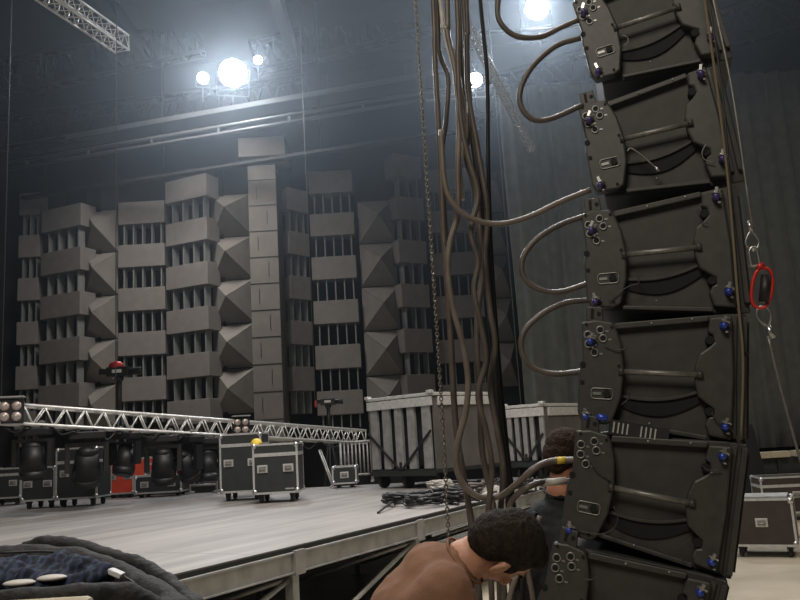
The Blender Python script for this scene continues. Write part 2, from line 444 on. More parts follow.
# ---- roof steel
def lattice(p0, p1, h, wd, n, name, m_, label, cat, r=.04, rb=.02, group=None, top_h=None):
    """box truss between two points (world), square section h x wd; one rigid thing: chords and lacing"""
    p0, p1 = V(p0), V(p1); d = p1 - p0
    x = d.normalized(); s_ = x.cross(V((0, 0, 1))).normalized(); up = s_.cross(x).normalized()
    t = thing(name, label, cat, p0, None, group)
    L = d.length
    ch = MB()
    cs = [(-wd / 2, -h / 2), (wd / 2, -h / 2), (wd / 2, h / 2), (-wd / 2, h / 2)]
    for a, b in cs: ch.cyl(s_ * a + up * b, x * L + s_ * a + up * b, r, n=8)
    ch.build('chords', m_, t)
    lc = MB()
    for i in range(n):
        a, b = x * (L * i / n), x * (L * (i + 1) / n); mid = (a + b) / 2
        for j in range(4):
            u0, u1 = cs[j], cs[(j + 1) % 4]
            e0 = s_ * u0[0] + up * u0[1]; e1 = s_ * u1[0] + up * u1[1]
            lc.cyl(a + e0, mid + e1, rb, n=6); lc.cyl(mid + e1, b + e0, rb, n=6)
    for q in (0, 1):
        for j in range(4):
            u0, u1 = cs[j], cs[(j + 1) % 4]
            lc.cyl(x * L * q + s_ * u0[0] + up * u0[1], x * L * q + s_ * u1[0] + up * u1[1], rb, n=6)
    lc.build('lacing', m_, t)
    return t
def through(pa_, Ya, pb_, Yb, ext=0):
    a = P(*pa_, Ya); b = P(*pb_, Yb); return a - (b - a) * ext, b + (b - a) * ext
# bright catwalk front in the lamp light, in front of the wall top
CW = 26.3
cwx = P(233, 108, CW).x
m_t = thing('catwalk', 'steel catwalk crossing above the grey pillar, carrying the floodlights', 'catwalk', (cwx, CW, 0), Rz(R(-14.5)))
zc = P(233, 108, CW).z
xl, xr = -9.0, 8.5
m = MB(); m.box(((xl + xr) / 2, .45, zc), (xr - xl, 1.1, .08)); m.build('walkway', M_girder, m_t)
m = MB(); m.box(((xl + xr) / 2, -.12, zc - .05), (xr - xl, .06, .17)); m.build('edge_beam', M_rail, m_t)
m = MB()
m.cyl((xl, -.3, zc - .75), (xr, -.3, zc - .75), .065, n=8); m.cyl((xl, -.3, zc - 1.0), (xr, -.3, zc - 1.0), .065, n=8)
for i in range(7):
    m.box((xl + .8 + i * 2.6, -.3, zc - .87), (.08, .1, .34))
m.build('lower_rail', M_rail, m_t)
m = MB(); m.box(((xl + xr) / 2, .5, zc - 1.9), (xr - xl, .3, .10)); m.build('lower_girder', M_girder, m_t)
m = MB()
for i in range(12): m.cyl((xl + 1 + i * 1.4, .9, zc), (xl + 1 + i * 1.4, .9, zc + 1.05), .025, n=6)
for h_ in (.5, 1.05): m.cyl((xl, .9, zc + h_), (xr, .9, zc + h_), .022, n=6)
m.build('guard_rail', M_girder, m_t)
for xx in (xl + 1, -3, 3, xr - .5): MB().cyl((xx, .45, zc - 1.8), (xx, .45, 17.1), .05, n=6).build('hanger', M_girder, m_t)

# big roof girders
gs = [(((-2, 96), 26.5, (150, 64), 27.5), 'dark roof girder in the upper left corner'),
      (((300, 62), 28, (430, 30), 28), 'dark roof girder behind the hanging chain'),
      (((0, 150), 28, (230, 118), 28.5), 'dark roof girder just above the left wall columns'),
      (((560, 95), 25, (820, 20), 25), 'dark roof girder above the curtain')]
for (a, Ya, b, Yb), lab in gs:
    p0, p1 = through(a, Ya, b, Yb, .35)
    lattice(p0 + V((0, 0, .6)), p1 + V((0, 0, .6)), 1.2, .5, 14, 'roof_girder', M_girder, lab, 'girder', .08, .04, 'dark steel girders under the roof')
for i, (xx, lab) in enumerate(((-9, 'dark roof beam running overhead at the far left'), (-3.5, 'dark roof beam running overhead above the stage'),
                               (2.5, 'dark roof beam running overhead behind the cable bundle'), (8.5, 'dark roof beam running overhead towards the curtain'))):
    single(MB().box((xx, 15, 16.4), (.35, 26, .6)), 'roof_beam', M_girder, lab, 'beam', group='long beams under the roof')
# bright aluminium trusses up high
p0, p1 = through((38, -14), 13, (122, 44), 15.5, .0)
lattice(p0, p1, .32, .32, 9, 'lighting_truss', M_alub, 'bright aluminium truss hanging in the top left corner', 'truss', .024, .011)
p0, p1 = through((462, 14), 15, (532, 150), 17, .0)
lt = lattice(p0, p1, .13, .13, 24, 'lighting_truss', M_alu, 'thin steep truss hanging between the cable bundle and the speakers', 'truss', .02, .010)
for q in (p0, p1): MB().cyl(q - p0, V((q.x - p0.x, q.y - p0.y, 17.05 - p0.z)), .006, n=6).build('sling', M_linec, lt)

# hanging thin lines
for (x, y0, y1, Y, r, lab) in ((116, -8, 445, 15, .009, 'thin vertical line left of the flat baffle column'),
                               (5, -8, 400, 16, .011, 'thin vertical line at the left edge'),
                               (309, -8, 400, 25, .012, 'thin vertical line right of the grey pillar'),
                               (508, -8, 430, 20, .014, 'thin vertical line at the inner edge of the curtain')):
    b = P(x, 250, Y); z0, z1 = P(x, y1, Y).z, 17.0
    single(MB().cyl((b.x, b.y, z0), (b.x, b.y, z1), r, n=6), 'hanging_line', M_linec, lab, 'rope', group='thin lines hanging from the roof')

# ---- floodlights
def flood(px, py, Y, rad, power, lab, big=True, tilt=None, sp=150):
    c = P(px, py, Y)
    d = (V((0.5, 3, 1.2)) - c).normalized() if tilt is None else V(tilt).normalized()
    rot = d.to_track_quat('-Y', 'Z').to_matrix()
    t = thing('floodlight', lab, 'floodlight', c, rot, 'lit floodlights under the roof')
    MB().cyl((0, .02, 0), (0, .35, 0), rad * 1.12, rad * .55, 24).build('housing', M_blkfix, t)
    MB().cyl((0, -.012, 0), (0, .019, 0), rad, rad, 28).build('lens', M_lamp if big else M_lamp2, t)
    y = MB(); y.bar((-rad * 1.2, .1, 0), (-rad * 1.2, .1, -rad * 1.7), .05, .03); y.bar((rad * 1.2, .1, 0), (rad * 1.2, .1, -rad * 1.7), .05, .03)
    y.bar((-rad * 1.2, .1, -rad * 1.7), (rad * 1.2, .1, -rad * 1.7), .05, .04); y.cyl((0, .1, -rad * 1.7), (0, .1, -rad * 1.7 - .5), .025, n=8); y.build('yoke', M_rail, t)
    l = bpy.data.lights.new('flood_beam', 'SPOT'); l.energy = power; l.spot_size = R(sp); l.spot_blend = .8; l.shadow_soft_size = rad * .8; l.color = (.90, .95, 1.0)
    o = bpy.data.objects.new('flood_beam', l); COL.objects.link(o); o.location = c + d * .06; o.rotation_euler = d.to_track_quat('-Z', 'Y').to_euler()
    return t
flood(233, 73, CW - .6, .46, 2500, 'brightest large round floodlight on the catwalk')
flood(203, 78, CW - .6, .19, 500, 'smaller floodlight left of the brightest one', False)
flood(258, 60, CW - .4, .14, 300, 'smallest floodlight right of the brightest one', False)
flood(537, 8, 20, .30, 2500, 'bright floodlight at the top above the speaker cable loops')
flood(475, 80, 24, .23, 600, 'small floodlight shining behind the hanging cable bundle', False)
# support pipe for the two right-hand lamps
for (px, py, Y, lab) in ((537, 8, 20, 'dark pipe holding the floodlight above the cable loops'), (475, 80, 24, 'dark pipe holding the floodlight behind the cable bundle')):
    c = P(px, py, Y)
    single(MB().cyl((c.x - 1.6, c.y + .15, c.z - .55), (c.x + 2.6, c.y + .15, c.z - .55), .05, n=8), 'lamp_pipe', M_rail if py > 50 else M_girder, lab, 'pipe')

# ================================================================== STAGE
E0 = PZ(200, 568, STAGE_Z); E1 = PZ(490, 499, STAGE_Z)
ed = (E1 - E0); ed.z = 0; ed.normalize(); en = V((-ed.y, ed.x, 0))       # en points to the stage's inside (left)
if en.x > 0: en = -en
O = E0 - ed * 4.2
ELEN = 18.0
stage = thing('stage_platform', 'raised grey stage with aluminium edge and legs', 'stage', (O.x, O.y, 0), Matrix(((ed.x, en.x, 0), (ed.y, en.y, 0), (0, 0, 1))))
# local frame: X along the front edge, Y inwards
# depth of the stage: bounded by the far side seen at y~490
far = PZ(140, 496, STAGE_Z); far2 = PZ(330, 486.5, STAGE_Z)
def loc(p): q = V(p) - V((O.x, O.y, 0)); return V((q.dot(ed), q.dot(en), q.z))
f1, f2 = loc(far), loc(far2)
fd = (f1 - f2).normalized()
c1 = f2 - fd * ((f2.y - 0) / fd.y)             # crossing with the front edge
c2 = f1 + fd * 6
poly = [(0, 0), (c1.x, 0), (c2.x, c2.y), (0, c2.y)]
def deckprism(poly, z0, z1):
    m = MB(); n = len(poly)
    m.add([(x, y, z1) for x, y in poly] + [(x, y, z0) for x, y in poly],
          [list(range(n)), list(range(2 * n - 1, n - 1, -1))] + [[i, i + n, (i + 1) % n + n, (i + 1) % n] for i in range(n)])
    return m
deckprism(poly, STAGE_Z - .012, STAGE_Z).build('deck', M_deck, stage)
inner = [(x, max(y, .0) + (.004 if y <= 0 else 0)) for x, y in poly]
deckprism(inner, STAGE_Z - .045, STAGE_Z - .013).build('deck_board', M_caseblk, stage)
LX = c1.x
m = MB(); m.box((LX / 2, .02, STAGE_Z - .13), (LX, .05, .165)); m.box((LX / 2, -.012, STAGE_Z - .053), (LX, .022, .016)); m.box((LX / 2, -.012, STAGE_Z - .205), (LX, .022, .014))
m.build('edge_rail', M_alu, stage, .003)
m = MB()
for i in range(int(LX / 2.07)):
    pass
def stage_leg(x, y, w_=.08):
    m = MB(); m.box((x, y, (STAGE_Z - .2) / 2), (w_, w_, STAGE_Z - .2)); m.box((x, y, .01), (w_ * 2, w_ * 2, .02))
    return m
lp = loc(PZ(297, 545, STAGE_Z)).x
k0 = -int(lp / 2.07)
for i in range(k0, 8):
    x = lp + i * 2.07
    if x < .1 or x > LX - .3: continue
    ml = stage_leg(x, .06); ml.box((x, -.02, STAGE_Z - .13), (.13, .03, .19)); ml.build('leg', M_alu, stage)
    for y in (2.1, 4.2, 6.3):
        if y < c2.y - .3 and x + y * (c2.x - c1.x) / c2.y < LX - .3: stage_leg(x, y).build('leg', M_alu, stage)
m = MB()
for i in range(k0, 8):
    x = lp + i * 2.07
    if x < .1 or x > LX - 2.4: continue
    m.cyl((x, .06, .12), (x + 2.07, .06, STAGE_Z - .25), .022, n=8); m.cyl((x, .06, .3), (x + 2.07, .06, .3), .022, n=8)
    m.cyl((x, .06, STAGE_Z - .25), (x, 2.1, .15), .022, n=8)
m.build('brace', M_alu, stage)

def onstage(px, py): return PZ(px, py, STAGE_Z)
def onfloor(px, py): return PZ(px, py, 0)

# ================================================================== FLIGHT CASES
def flight_case(loc_, rz, wd, dp, ht, label, m_lam=None, group='black flight cases', lid=.22, latches=2, legs=True, divider=0, name='flight_case', castr=.055, mark=False):
    m_lam = m_lam or M_caseblk
    t = thing(name, label, 'flight case', loc_, Rz(rz), group)
    c = castr * 2.4 if legs else .0
    MB().box((0, 0, c + ht / 2), (wd, dp, ht)).build('body', m_lam, t)
    e = MB(); s = .028
    for sx in (-1, 1):
        for sy in (-1, 1): e.box((sx * (wd / 2 - s / 2 + .004), sy * (dp / 2 - s / 2 + .004), c + ht / 2), (s, s, ht + .008))
        for z in (c + s / 2 - .004, c + ht - s / 2 + .004): e.box((sx * (wd / 2 - s / 2 + .004), 0, z), (s, dp, s))
        if lid: e.box((sx * (wd / 2 - .004), 0, c + ht * (1 - lid)), (.02, dp, .05))
    for sy in (-1, 1):
        for z in (c + s / 2 - .004, c + ht - s / 2 + .004): e.box((0, sy * (dp / 2 - s / 2 + .004), z), (wd, s, s))
        if lid: e.box((0, sy * (dp / 2 - .004), c + ht * (1 - lid)), (wd, .02, .05))
    e.build('edging', M_edge, t)
    for sx in (-1, 1):
        for sy in (-1, 1):
            for z in (c + .03, c + ht - .03): MB().ell((sx * (wd / 2 - .02), sy * (dp / 2 - .02), z), .04, .04, .045, None, 10, 6).build('ball_corner', M_steel, t)
    for i in range(latches):
        x = (-.5 + (i + .5) / latches) * wd * 1.15 if latches > 1 else 0
        for zz in ((c + ht * .5),):
            h = MB(); h.box((x, -dp / 2 - .006, zz), (.15, .014, .11)); h.build('latch', M_edge, t, .003)
            h2 = MB(); h2.box((x, -dp / 2 - .017, zz), (.10, .01, .065)); h2.cyl((x - .04, -dp / 2 - .026, zz - .01), (x + .04, -dp / 2 - .026, zz - .01), .008, n=6); h2.build('latch_handle', M_rod, t)
    if mark:
        q = MB()
        for i in range(7): q.box((wd * .22 + i * .019, -dp / 2 - .008, c + .06), (.013, .008, .018 + .004 * (i % 2)))
        q.build('printed_mark', M_mark, t)
    if legs:
        for sx in (-1, 1):
            for sy in (-1, 1):
                x, y = sx * (wd / 2 - .10), sy * (dp / 2 - .10)
                w_ = MB(); w_.cyl((x - .02, y, castr), (x + .02, y, castr), castr, n=16); w_.box((x, y, c - .02), (.07, .09, .04))
                w_.box((x - .03, y, c - .06), (.006, .05, .09)); w_.box((x + .03, y, c - .06), (.006, .05, .09)); w_.build('caster', M_wheel, t)
    return t
def case_at(pxl, pxr, pyb, pyt, rzdeg, dp, label, **k):
    """width and height from the picture at the distance where its base stands on the stage"""
    b = onstage((pxl + pxr) / 2, pyb); s = b.y / FPX
    wd = (pxr - pxl) * s / math.cos(R(rzdeg)); tot = (pyb - pyt) * s
    cr_ = k.get('castr', .055); ht = tot - (cr_ * 2.4 if k.get('legs', True) else 0)
    p = b + V((0, dp / 2, 0))
    return flight_case((p.x, p.y, STAGE_Z), R(rzdeg), wd, dp, ht, label, **k)
case_at(-16, 20, 506, 470, 0, .6, 'black flight case cut by the left edge, beside the tall case pair', divider=0)
case_at(21, 55, 509, 469, -2, .6, 'low black flight case with two latches near the left edge', lid=0)
case_at(56, 97, 507, 450, -2, .6, 'taller black flight case right of the low latched case', lid=.28, divider=1)
case_at(107, 134, 498, 461, -2, .6, 'bright red flight case beside the tall black case', m_lam=M_red, group='red flight cases', lid=.0, castr=.03)
p = onstage(147, 494); flight_case((p.x, p.y + .9, STAGE_Z), 0, .62, .5, .62, 'second red flight case, farther back and mostly hidden', m_lam=M_red, group='red flight cases', castr=.04)
case_at(135, 181, 497, 476, 0, .6, 'low dark grey flight case in front of the second red case', lid=.0, castr=.03)
case_at(221, 262, 501, 436, 0, .7, 'tallest black flight case right of the hanging spotlights', lid=.2)
p = onstage(275, 499); s = p.y / FPX
case_at(254, 298, 503, 446, 1, .7, 'black flight case with small mark in front of the tallest one', lid=.22, mark=True)
case_at(333, 357, 488, 467, 0, .4, 'tiny black flight case in front of the crowd barrier', lid=0, latches=1, castr=.03)
# yellow cap lying on the case in front
p = onstage(266, 499); tz = P(266, 446.5, p.y).z
m = MB(); m.ell((0, 0, .0), .09, .10, .09, None, 16, 10); m.ell((0, -.09, .0), .07, .06, .012, None, 14, 6)
m.v = [V((v.x, v.y, max(v.z, 0))) for v in m.v]
o = m.build('hard_hat', M_yel); o.location = (p.x, p.y + .35, 0)
HAT = (o, p)
tag(o, 'yellow hard hat lying on the black flight case', 'helmet')

# floor cases at the right
b = onfloor(765, 560)
t = flight_case((b.x + .22, b.y + .42, 0), R(-27), .78, .62, .60, 'brown-black flight case standing on the concrete floor', m_lam=M_casebrn, group='flight cases on the concrete floor', lid=0, latches=1, castr=.06)
single(MB().box((b.x + .25, b.y + .42, .60 + .144 + .015), (.62, .5, .03), Rz(R(-27))), 'grey_board', M_alu, 'flat grey board lying on the flight case on the floor', 'board', bevel=.004)
b2 = onfloor(800, 522)
flight_case((b2.x + .15, b2.y + .5, 0), R(-10), 1.15, .7, .62, 'flight case behind, cut by the right edge', m_lam=M_casebrn, group='flight cases on the concrete floor', lid=.25, latches=1)
b3 = onfloor(771, 512)
single(MB().box((b3.x, b3.y, .22), (.75, .5, .44)), 'grey_box', M_alu, 'plain grey box on the floor behind the brown-black case', 'box', bevel=.01)

# low barrier with pale top under the curtain
bb = onfloor(758, 504)
x0 = P(757, 480, bb.y).x
t = thing('low_barrier', 'black low barrier with a pale top board under the curtain', 'barrier', (x0, bb.y, 0))
zt_ = P(775, 455, bb.y).z
MB().box((3, .3, zt_ / 2 - .03), (6, .1, zt_ - .06)).build('panel', M_caseblk, t)
MB().box((.42, .25, zt_), (.84, .25, .13)).build('top_board', M_beige, t, .01)
MB().box((2.1, .25, zt_), (2.3, .25, .13)).build('top_board', M_beige, t, .01)
m = MB()
for i in range(5): m.box((.6 + i * 1.2, .22, zt_ / 2), (.05, .05, zt_ - .1))
for z in (.35, .62): m.box((3, .22, z), (6, .03, .03))
m.build('frame', M_dark, t)
# black draped stand beside the array
cb = onfloor(757, 514); cz = P(748, 424, cb.y).z
m = MB(); n = 36; rows = 12; vs_ = []; fs = []
for r in range(rows + 1):
    t_ = r / rows; rr = .62 - .42 * t_ ** .8
    for i in range(n):
        a = 2 * math.pi * i / n; q = rr * (1 + .07 * math.sin(a * 7 + r * .2) * (1 - t_ * .5))
        vs_.append((q * math.cos(a) * .62, q * math.sin(a) * .62, cz * t_))
for r in range(rows):
    for i in range(n): fs.append((r * n + i, r * n + (i + 1) % n, (r + 1) * n + (i + 1) % n, (r + 1) * n + i))
fs.append([rows * n + i for i in range(n)]); m.add(vs_, fs, True)
o = m.build('cloth_cover', M_blkcloth); o.location = (cb.x, cb.y, 0); tag(o, 'tall black cloth draped over a stand beyond the speaker column', 'cloth')

# ================================================================== SLATTED CARTS
def cart(corner_px, corner_py, zc_, left_px, right_px, rzdeg, wd, dp, ht, label):
    c = onstage(corner_px, corner_py)
    # local: origin = near right corner; X goes left along the slatted face; Y goes back along the plain face
    a = R(rzdeg); ex = V((-math.cos(a), -math.sin(a) * -1, 0)); 
    return c
def slat_cart(c, aL, aR, wd, dp, ht, label):
    """c: near bottom corner; aL direction angle of slatted face (going left), aR direction of plain side (going right/back)"""
    L = V((math.cos(aL), math.sin(aL), 0)); Rr = V((-L.y, L.x, 0)) * -1
    if Rr.y < 0: Rr = -Rr
    rot = Matrix(((-L.x, Rr.x, 0), (-L.y, Rr.y, 0), (0, 0, 1)))   # X to the right along the slatted face, Y back
    t = thing('slatted_cart', label, 'cart', c, rot, 'slatted metal carts on the stage')
    z0 = .30
    m = MB(); m.box((-wd / 2, dp / 2, z0 - .03), (wd, dp, .06)); m.box((-wd / 2, .0, z0 - .06), (wd + .04, .05, .08)); m.build('base_frame', M_caseblk, t)
    n = 5 
    pitch = wd / n
    for i in range(n):
        x = -wd + pitch * (i + .32) + (.0 if i < n - 1 else .04)
        s = MB(); s.box((x + .02, .03, z0 + (ht - z0) / 2), (pitch * .55, .06, ht - z0 - .02)); s.build('slat', M_alu, t, .004)
    m = MB(); m.box((-wd + .015, dp / 2, z0 + (ht - z0) / 2), (.03, dp, ht - z0)); m.box((-.015, dp / 2 + .03, z0 + (ht - z0) / 2), (.03, dp - .06, ht - z0)); m.box((-wd / 2, dp - .02, (z0 + ht) / 2), (wd, .03, ht - z0)); m.build('side_panel', M_side, t)
    m = MB(); m.box((-wd / 2, .16, (z0 + ht) / 2), (wd - .06, .06, ht - z0 - .1)); m.build('inner_load', M_dark, t)
    m = MB()
    for (cx_, cy_, sx_, sy_) in ((-wd / 2, 0, wd + .06, .06), (-wd / 2, dp, wd + .06, .06), (-wd, dp / 2, .06, dp + .06), (0, dp / 2, .06, dp + .06)):
        m.box((cx_, cy_, ht + .01), (sx_, sy_, .05)); m.box((cx_, cy_, ht - .1), (sx_ * .99, sy_ * .8, .14))
    m.box((-wd / 2, dp / 2, ht + .0), (wd, dp, .03))
    for x in (-wd, 0):
        for y in (0, dp): m.box((x, y, ht + .045), (.09, .09, .05))
    m.build('top_frame', M_alub, t, .006)
    m = MB(); m.bar((-wd - .01, -.02, ht * .62), (-wd * .52, -.02, z0), .02, .035); m.bar((-.01, -.02, ht * .62), (-wd * .48, -.02, z0), .02, .035); m.bar((-wd * .5, -.02, z0 + .0), (-wd * .5, -.02, z0 + .12), .03, .03)
    m.build('brace', M_dark, t)
    for x in (-wd + .15, -.15, -wd / 2):
        for y in (.14, dp - .14):
            if x == -wd / 2 and y > 1: continue
            w_ = MB(); w_.cyl((x - .03, y, .115), (x + .03, y, .115), .115, n=18); w_.box((x, y, z0 - .05), (.12, .14, .05)); w_.box((x - .045, y, .17), (.008, .08, .2)); w_.box((x + .045, y, .17), (.008, .08, .2)); w_.build('caster', M_wheel, t)
    return t
def solve_cart(cpx, cpy_bot, top_y, left_px, left_y, right_px, label, wd, dp, dang):
    c = onstage(cpx, cpy_bot); ht = P(cpx, top_y, c.y).z - STAGE_Z
    l = P(left_px, left_y, 1.0) - CP; l.z = 0; l.normalize()
    # left corner direction so that it lands on the ray of left_px
    aL = math.pi - R(dang) 
    # width that reaches the ray: solve c + L*w on ray (px)
    L = V((math.cos(aL), math.sin(aL), 0)); den = L.x * l.y - L.y * l.x
    wv = (l.x * c.y - l.y * c.x) / den
    return slat_cart(c, aL, 0, abs(wv), dp, ht, label)
solve_cart(436, 489, 394, 370, 440, 0, 'larger slatted metal cart nearer the stage edge, left of the cable bundle', 0, 1.75, 45)
solve_cart(548, 479, 405, 507, 440, 0, 'smaller slatted metal cart farther back, behind the cable bundle', 0, 2.2, 35)
# low white frame stuff below the second cart
for (px, py, wpx, lab) in ((536, 487, 60, 'white metal frame lying flat under the farther cart'), (522, 491, 70, 'second white metal frame lying in front of the first')):
    p = onstage(px, py); t = MB()
    t.box((-.2, 0, .04), (.8, .06, .07)); t.box((-.2, .4, .04), (.8, .06, .07)); t.box((-.6, .2, .04), (.06, .46, .07)); t.box((.2, .2, .04), (.06, .46, .07))
    o = t.build('metal_frame', M_alub); o.location = p; tag(o, lab, 'frame', 'white frames on the stage')

# ================================================================== CROWD BARRIERS / RAILS
def barrier(px0, px1, pyb, pyt, nb, label, Yoff=0, slant=0):
    a = onstage(px0, pyb); a.y += Yoff; b = P(px1, pyb, a.y); zt = P(px0, pyt, a.y).z - STAGE_Z
    L = b.x - a.x
    t = thing('crowd_barrier', label, 'barrier', (a.x, a.y, STAGE_Z), None, 'metal crowd barriers at the back of the stage')
    m = MB(); m.cyl((0, 0, zt), (L, 0, zt), .025, n=8); m.cyl((0, 0, .15), (L, 0, .15), .022, n=8); m.cyl((0, 0, 0.0), (0, 0, zt), .025, n=8); m.cyl((L, 0, 0), (L, 0, zt), .025, n=8)
    m.box((0, 0, .02), (.05, .5, .03)); m.box((L, 0, .02), (.05, .5, .03)); m.build('frame', M_alu, t)
    m = MB()
    for i in range(1, nb): m.cyl((L * i / nb, 0, .15), (L * i / nb + slant, 0, zt), .018, n=6)
    m.build('upright_bars', M_alu, t)
barrier(338, 373, 486, 443, 8, 'crowd barrier left of the larger slatted cart', .9)
barrier(97, 106, 497, 464, 3, 'short crowd barrier between the black and red cases', .9)
barrier(181, 217, 496, 462, 6, 'crowd barrier behind the hanging spotlights', .6)
barrier(-10, 22, 500, 466, 6, 'crowd barrier at the left edge behind the cases', 1.6)
# leaning ladder frame
p = onstage(326, 487); t = thing('folding_ladder', 'small aluminium ladder frame left of the crowd barrier', 'ladder', (p.x, p.y, STAGE_Z))
m = MB(); m.cyl((.12, .0, 0.02), (-.14, .35, .66), .018, n=8); m.cyl((.12, .3, 0.02), (-.14, .65, .66), .018, n=8); m.cyl((-.14, .35, .66), (-.14, .65, .66), .018, n=8); m.build('side_rail', M_alu, t)
m = MB()
for i in range(1, 4): m.cyl((.12 - .065 * i, .09 * i, .16 * i), (.12 - .065 * i, .09 * i + .3, .16 * i), .014, n=8)
m.cyl((.12, 0, .02), (.1, -.3, .0), .018, n=8); m.build('rung', M_alu, t)

# ================================================================== LOW LIGHTING TRUSS WITH FIXTURES
T0 = P(-40, 411, 11.0); T1 = P(361, 437, 17.6)
lattice(T0, T1, .27, .27, 26, 'lighting_truss', M_alub, 'long low aluminium truss spanning the back of the stage', 'truss', .024, .012)
def ontruss(px):
    # point of the truss axis seen at pixel column px
    lo, hi = 0., 1.
    for _ in range(40):
        mid = (lo + hi) / 2; q = T0.lerp(T1, mid) - CP; x = 400 + FPX * q.dot(CR) / q.dot(CF)
        if x < px: lo = mid
        else: hi = mid
    return T0.lerp(T1, lo)
def moving_head(px, s, yaw, tilt, label):
    c = ontruss(px) + V((0, 0, -.16))
    t = thing('moving_head', label, 'spotlight', c, Rz(R(yaw)), 'moving head spotlights hanging from the low truss')
    m = MB(); m.box((0, 0, -.07 * s), (.42 * s, .30 * s, .09 * s)); m.build('base', M_blkfix, t, .015)
    for q in (-.1, .1):
        m = MB(); m.box((q * s, 0, .02), (.04, .05, .08)); m.cyl((q * s, -.04, .05), (q * s, .04, .05), .04); m.build('clamp', M_rod, t)
    m = MB()
    for sx in (-1, 1): m.prism([(sx * .20 * s, -.16 * s), (sx * .25 * s, -.16 * s), (sx * .25 * s, -.52 * s), (sx * .19 * s, -.52 * s)], -.07 * s, .07 * s)
    m.box((0, 0, -.18 * s), (.44 * s, .14 * s, .04 * s)); m.build('yoke', M_blkfix, t)
    rt = Matrix.Rotation(R(tilt), 3, 'X')
    m = MB(); cc = V((0, 0, -.46 * s))
    m.cyl(cc + rt @ V((0, 0, .20 * s)), cc + rt @ V((0, 0, -.12 * s)), .13 * s, .175 * s, 20); m.cyl(cc + rt @ V((0, 0, -.12 * s)), cc + rt @ V((0, 0, -.22 * s)), .175 * s, .16 * s, 20)
    m.ell(cc + rt @ V((0, 0, .2 * s)), .13 * s, .13 * s, .08 * s); m.build('head', M_blkfix, t)
    m = MB(); m.cyl(cc + rt @ V((0, 0, -.222 * s)), cc + rt @ V((0, 0, -.235 * s)), .13 * s, .13 * s, 20); m.build('lens', M_dark, t)
for px, s, yw, tl, lab in ((34, 1.1, 8, 4, 'moving head spotlight at the left end of the low truss'), (87, 1.25, 25, 25, 'largest moving head spotlight, tilted, above the tall black case'),
                           (125, 1.0, -15, -15, 'moving head spotlight in front of the red case'), (163, 1.2, 10, 12, 'moving head spotlight above the low grey case'),
                           (186, 1.15, -25, 35, 'moving head spotlight just right of the low grey case'), (207, 1.15, 18, -10, 'last moving head spotlight, beside the tallest case'),
                           (345, .95, 5, 5, 'small moving head spotlight at the right end above the barrier')):
    moving_head(px, s, yw, tl, lab)
cpts = []
for k in range(31):
    q = ontruss(12 + k * 11) + V((0, -.17, -.15 - (.10 if k % 2 else .0) - (.05 if k % 3 == 0 else 0)))
    cpts.append(q)
single(MB().tube(catmull(cpts, 4), .014, 6), 'truss_cable', M_cblack, 'black cable sagging in loops along the underside of the low truss', 'cable')
def blinder(px, dz, dy, label, s=1):
    c = ontruss(px) + V((0, dy, dz))
    t = thing('blinder_light', label, 'stage light', c, Rz(R(20)), 'four-bulb blinder lights on the low truss')
    MB().box((0, 0, 0), (.34 * s, .14 * s, .34 * s)).build('housing', M_blkfix, t, .02)
    MB().box((0, -.02, .2 * s), (.36 * s, .22 * s, .02)).build('top_flap', M_alu, t)
    for x in (-1, 1):
        for z in (-1, 1):
            m = MB(); m.ell((x * .078 * s, -.07 * s, z * .075 * s), .066 * s, .035 * s, .066 * s, None, 18, 10); m.build('bulb', M_lens, t)
blinder(20, .04, -.27, 'four-bulb blinder light at the left end of the low truss')
blinder(244, .06, -.27, 'four-bulb blinder light in the middle of the low truss', .9)
# video cameras behind the truss
def tripod_camera(px, pyc, Y, label, red=True, s=1.0, base_z=STAGE_Z):
    c = P(px, pyc, Y)
    t = thing('video_camera', label, 'video camera', (c.x, c.y, base_z))
    h = c.z - base_z
    for i in range(3):
        a = 2 * math.pi * i / 3 + .5
        m = MB(); m.cyl((0, 0, h * .78), (.42 * s * math.cos(a), .42 * s * math.sin(a), 0.0), .035 * s, .02 * s, 8); m.build('leg', M_dark, t)
    m = MB(); m.cyl((0, 0, h * .7), (0, 0, h - .1 * s), .06 * s, n=10); m.ell((0, 0, h - .14 * s), .1 * s, .1 * s, .08 * s); m.build('tripod_head', M_dark, t)
    m = MB(); m.box((0, 0, h), (.46 * s, .26 * s, .2 * s)); m.cyl((.23 * s, 0, h), (.47 * s, 0, h + .0), .07 * s, .09 * s, 12); m.box((-.33 * s, 0, h + .02), (.16 * s, .12 * s, .12 * s)); m.build('camera_body', M_blkfix, t, .01)
    m = MB(); m.box((.0, -.135 * s, h + .01), (.2 * s, .01, .07 * s)); m.build('white_panel', M_white, t)
    if red:
        m = MB(); m.ell((-.05 * s, -.02, h + .13 * s), .16 * s, .13 * s, .1 * s); m.build('red_cover', M_redm, t)
    else:
        m = MB(); m.box((-.38 * s, -.07, h - .03), (.05 * s, .05 * s, .2 * s)); m.build('red_handle', M_redm, t)
    return t
tripod_camera(119, 372, 18.5, 'black video camera with red cover on a tripod behind the truss', True, 1.1, 0)
tripod_camera(328, 402, 19, 'small black video camera on a pale tripod near the truss end', False, .75, 0)

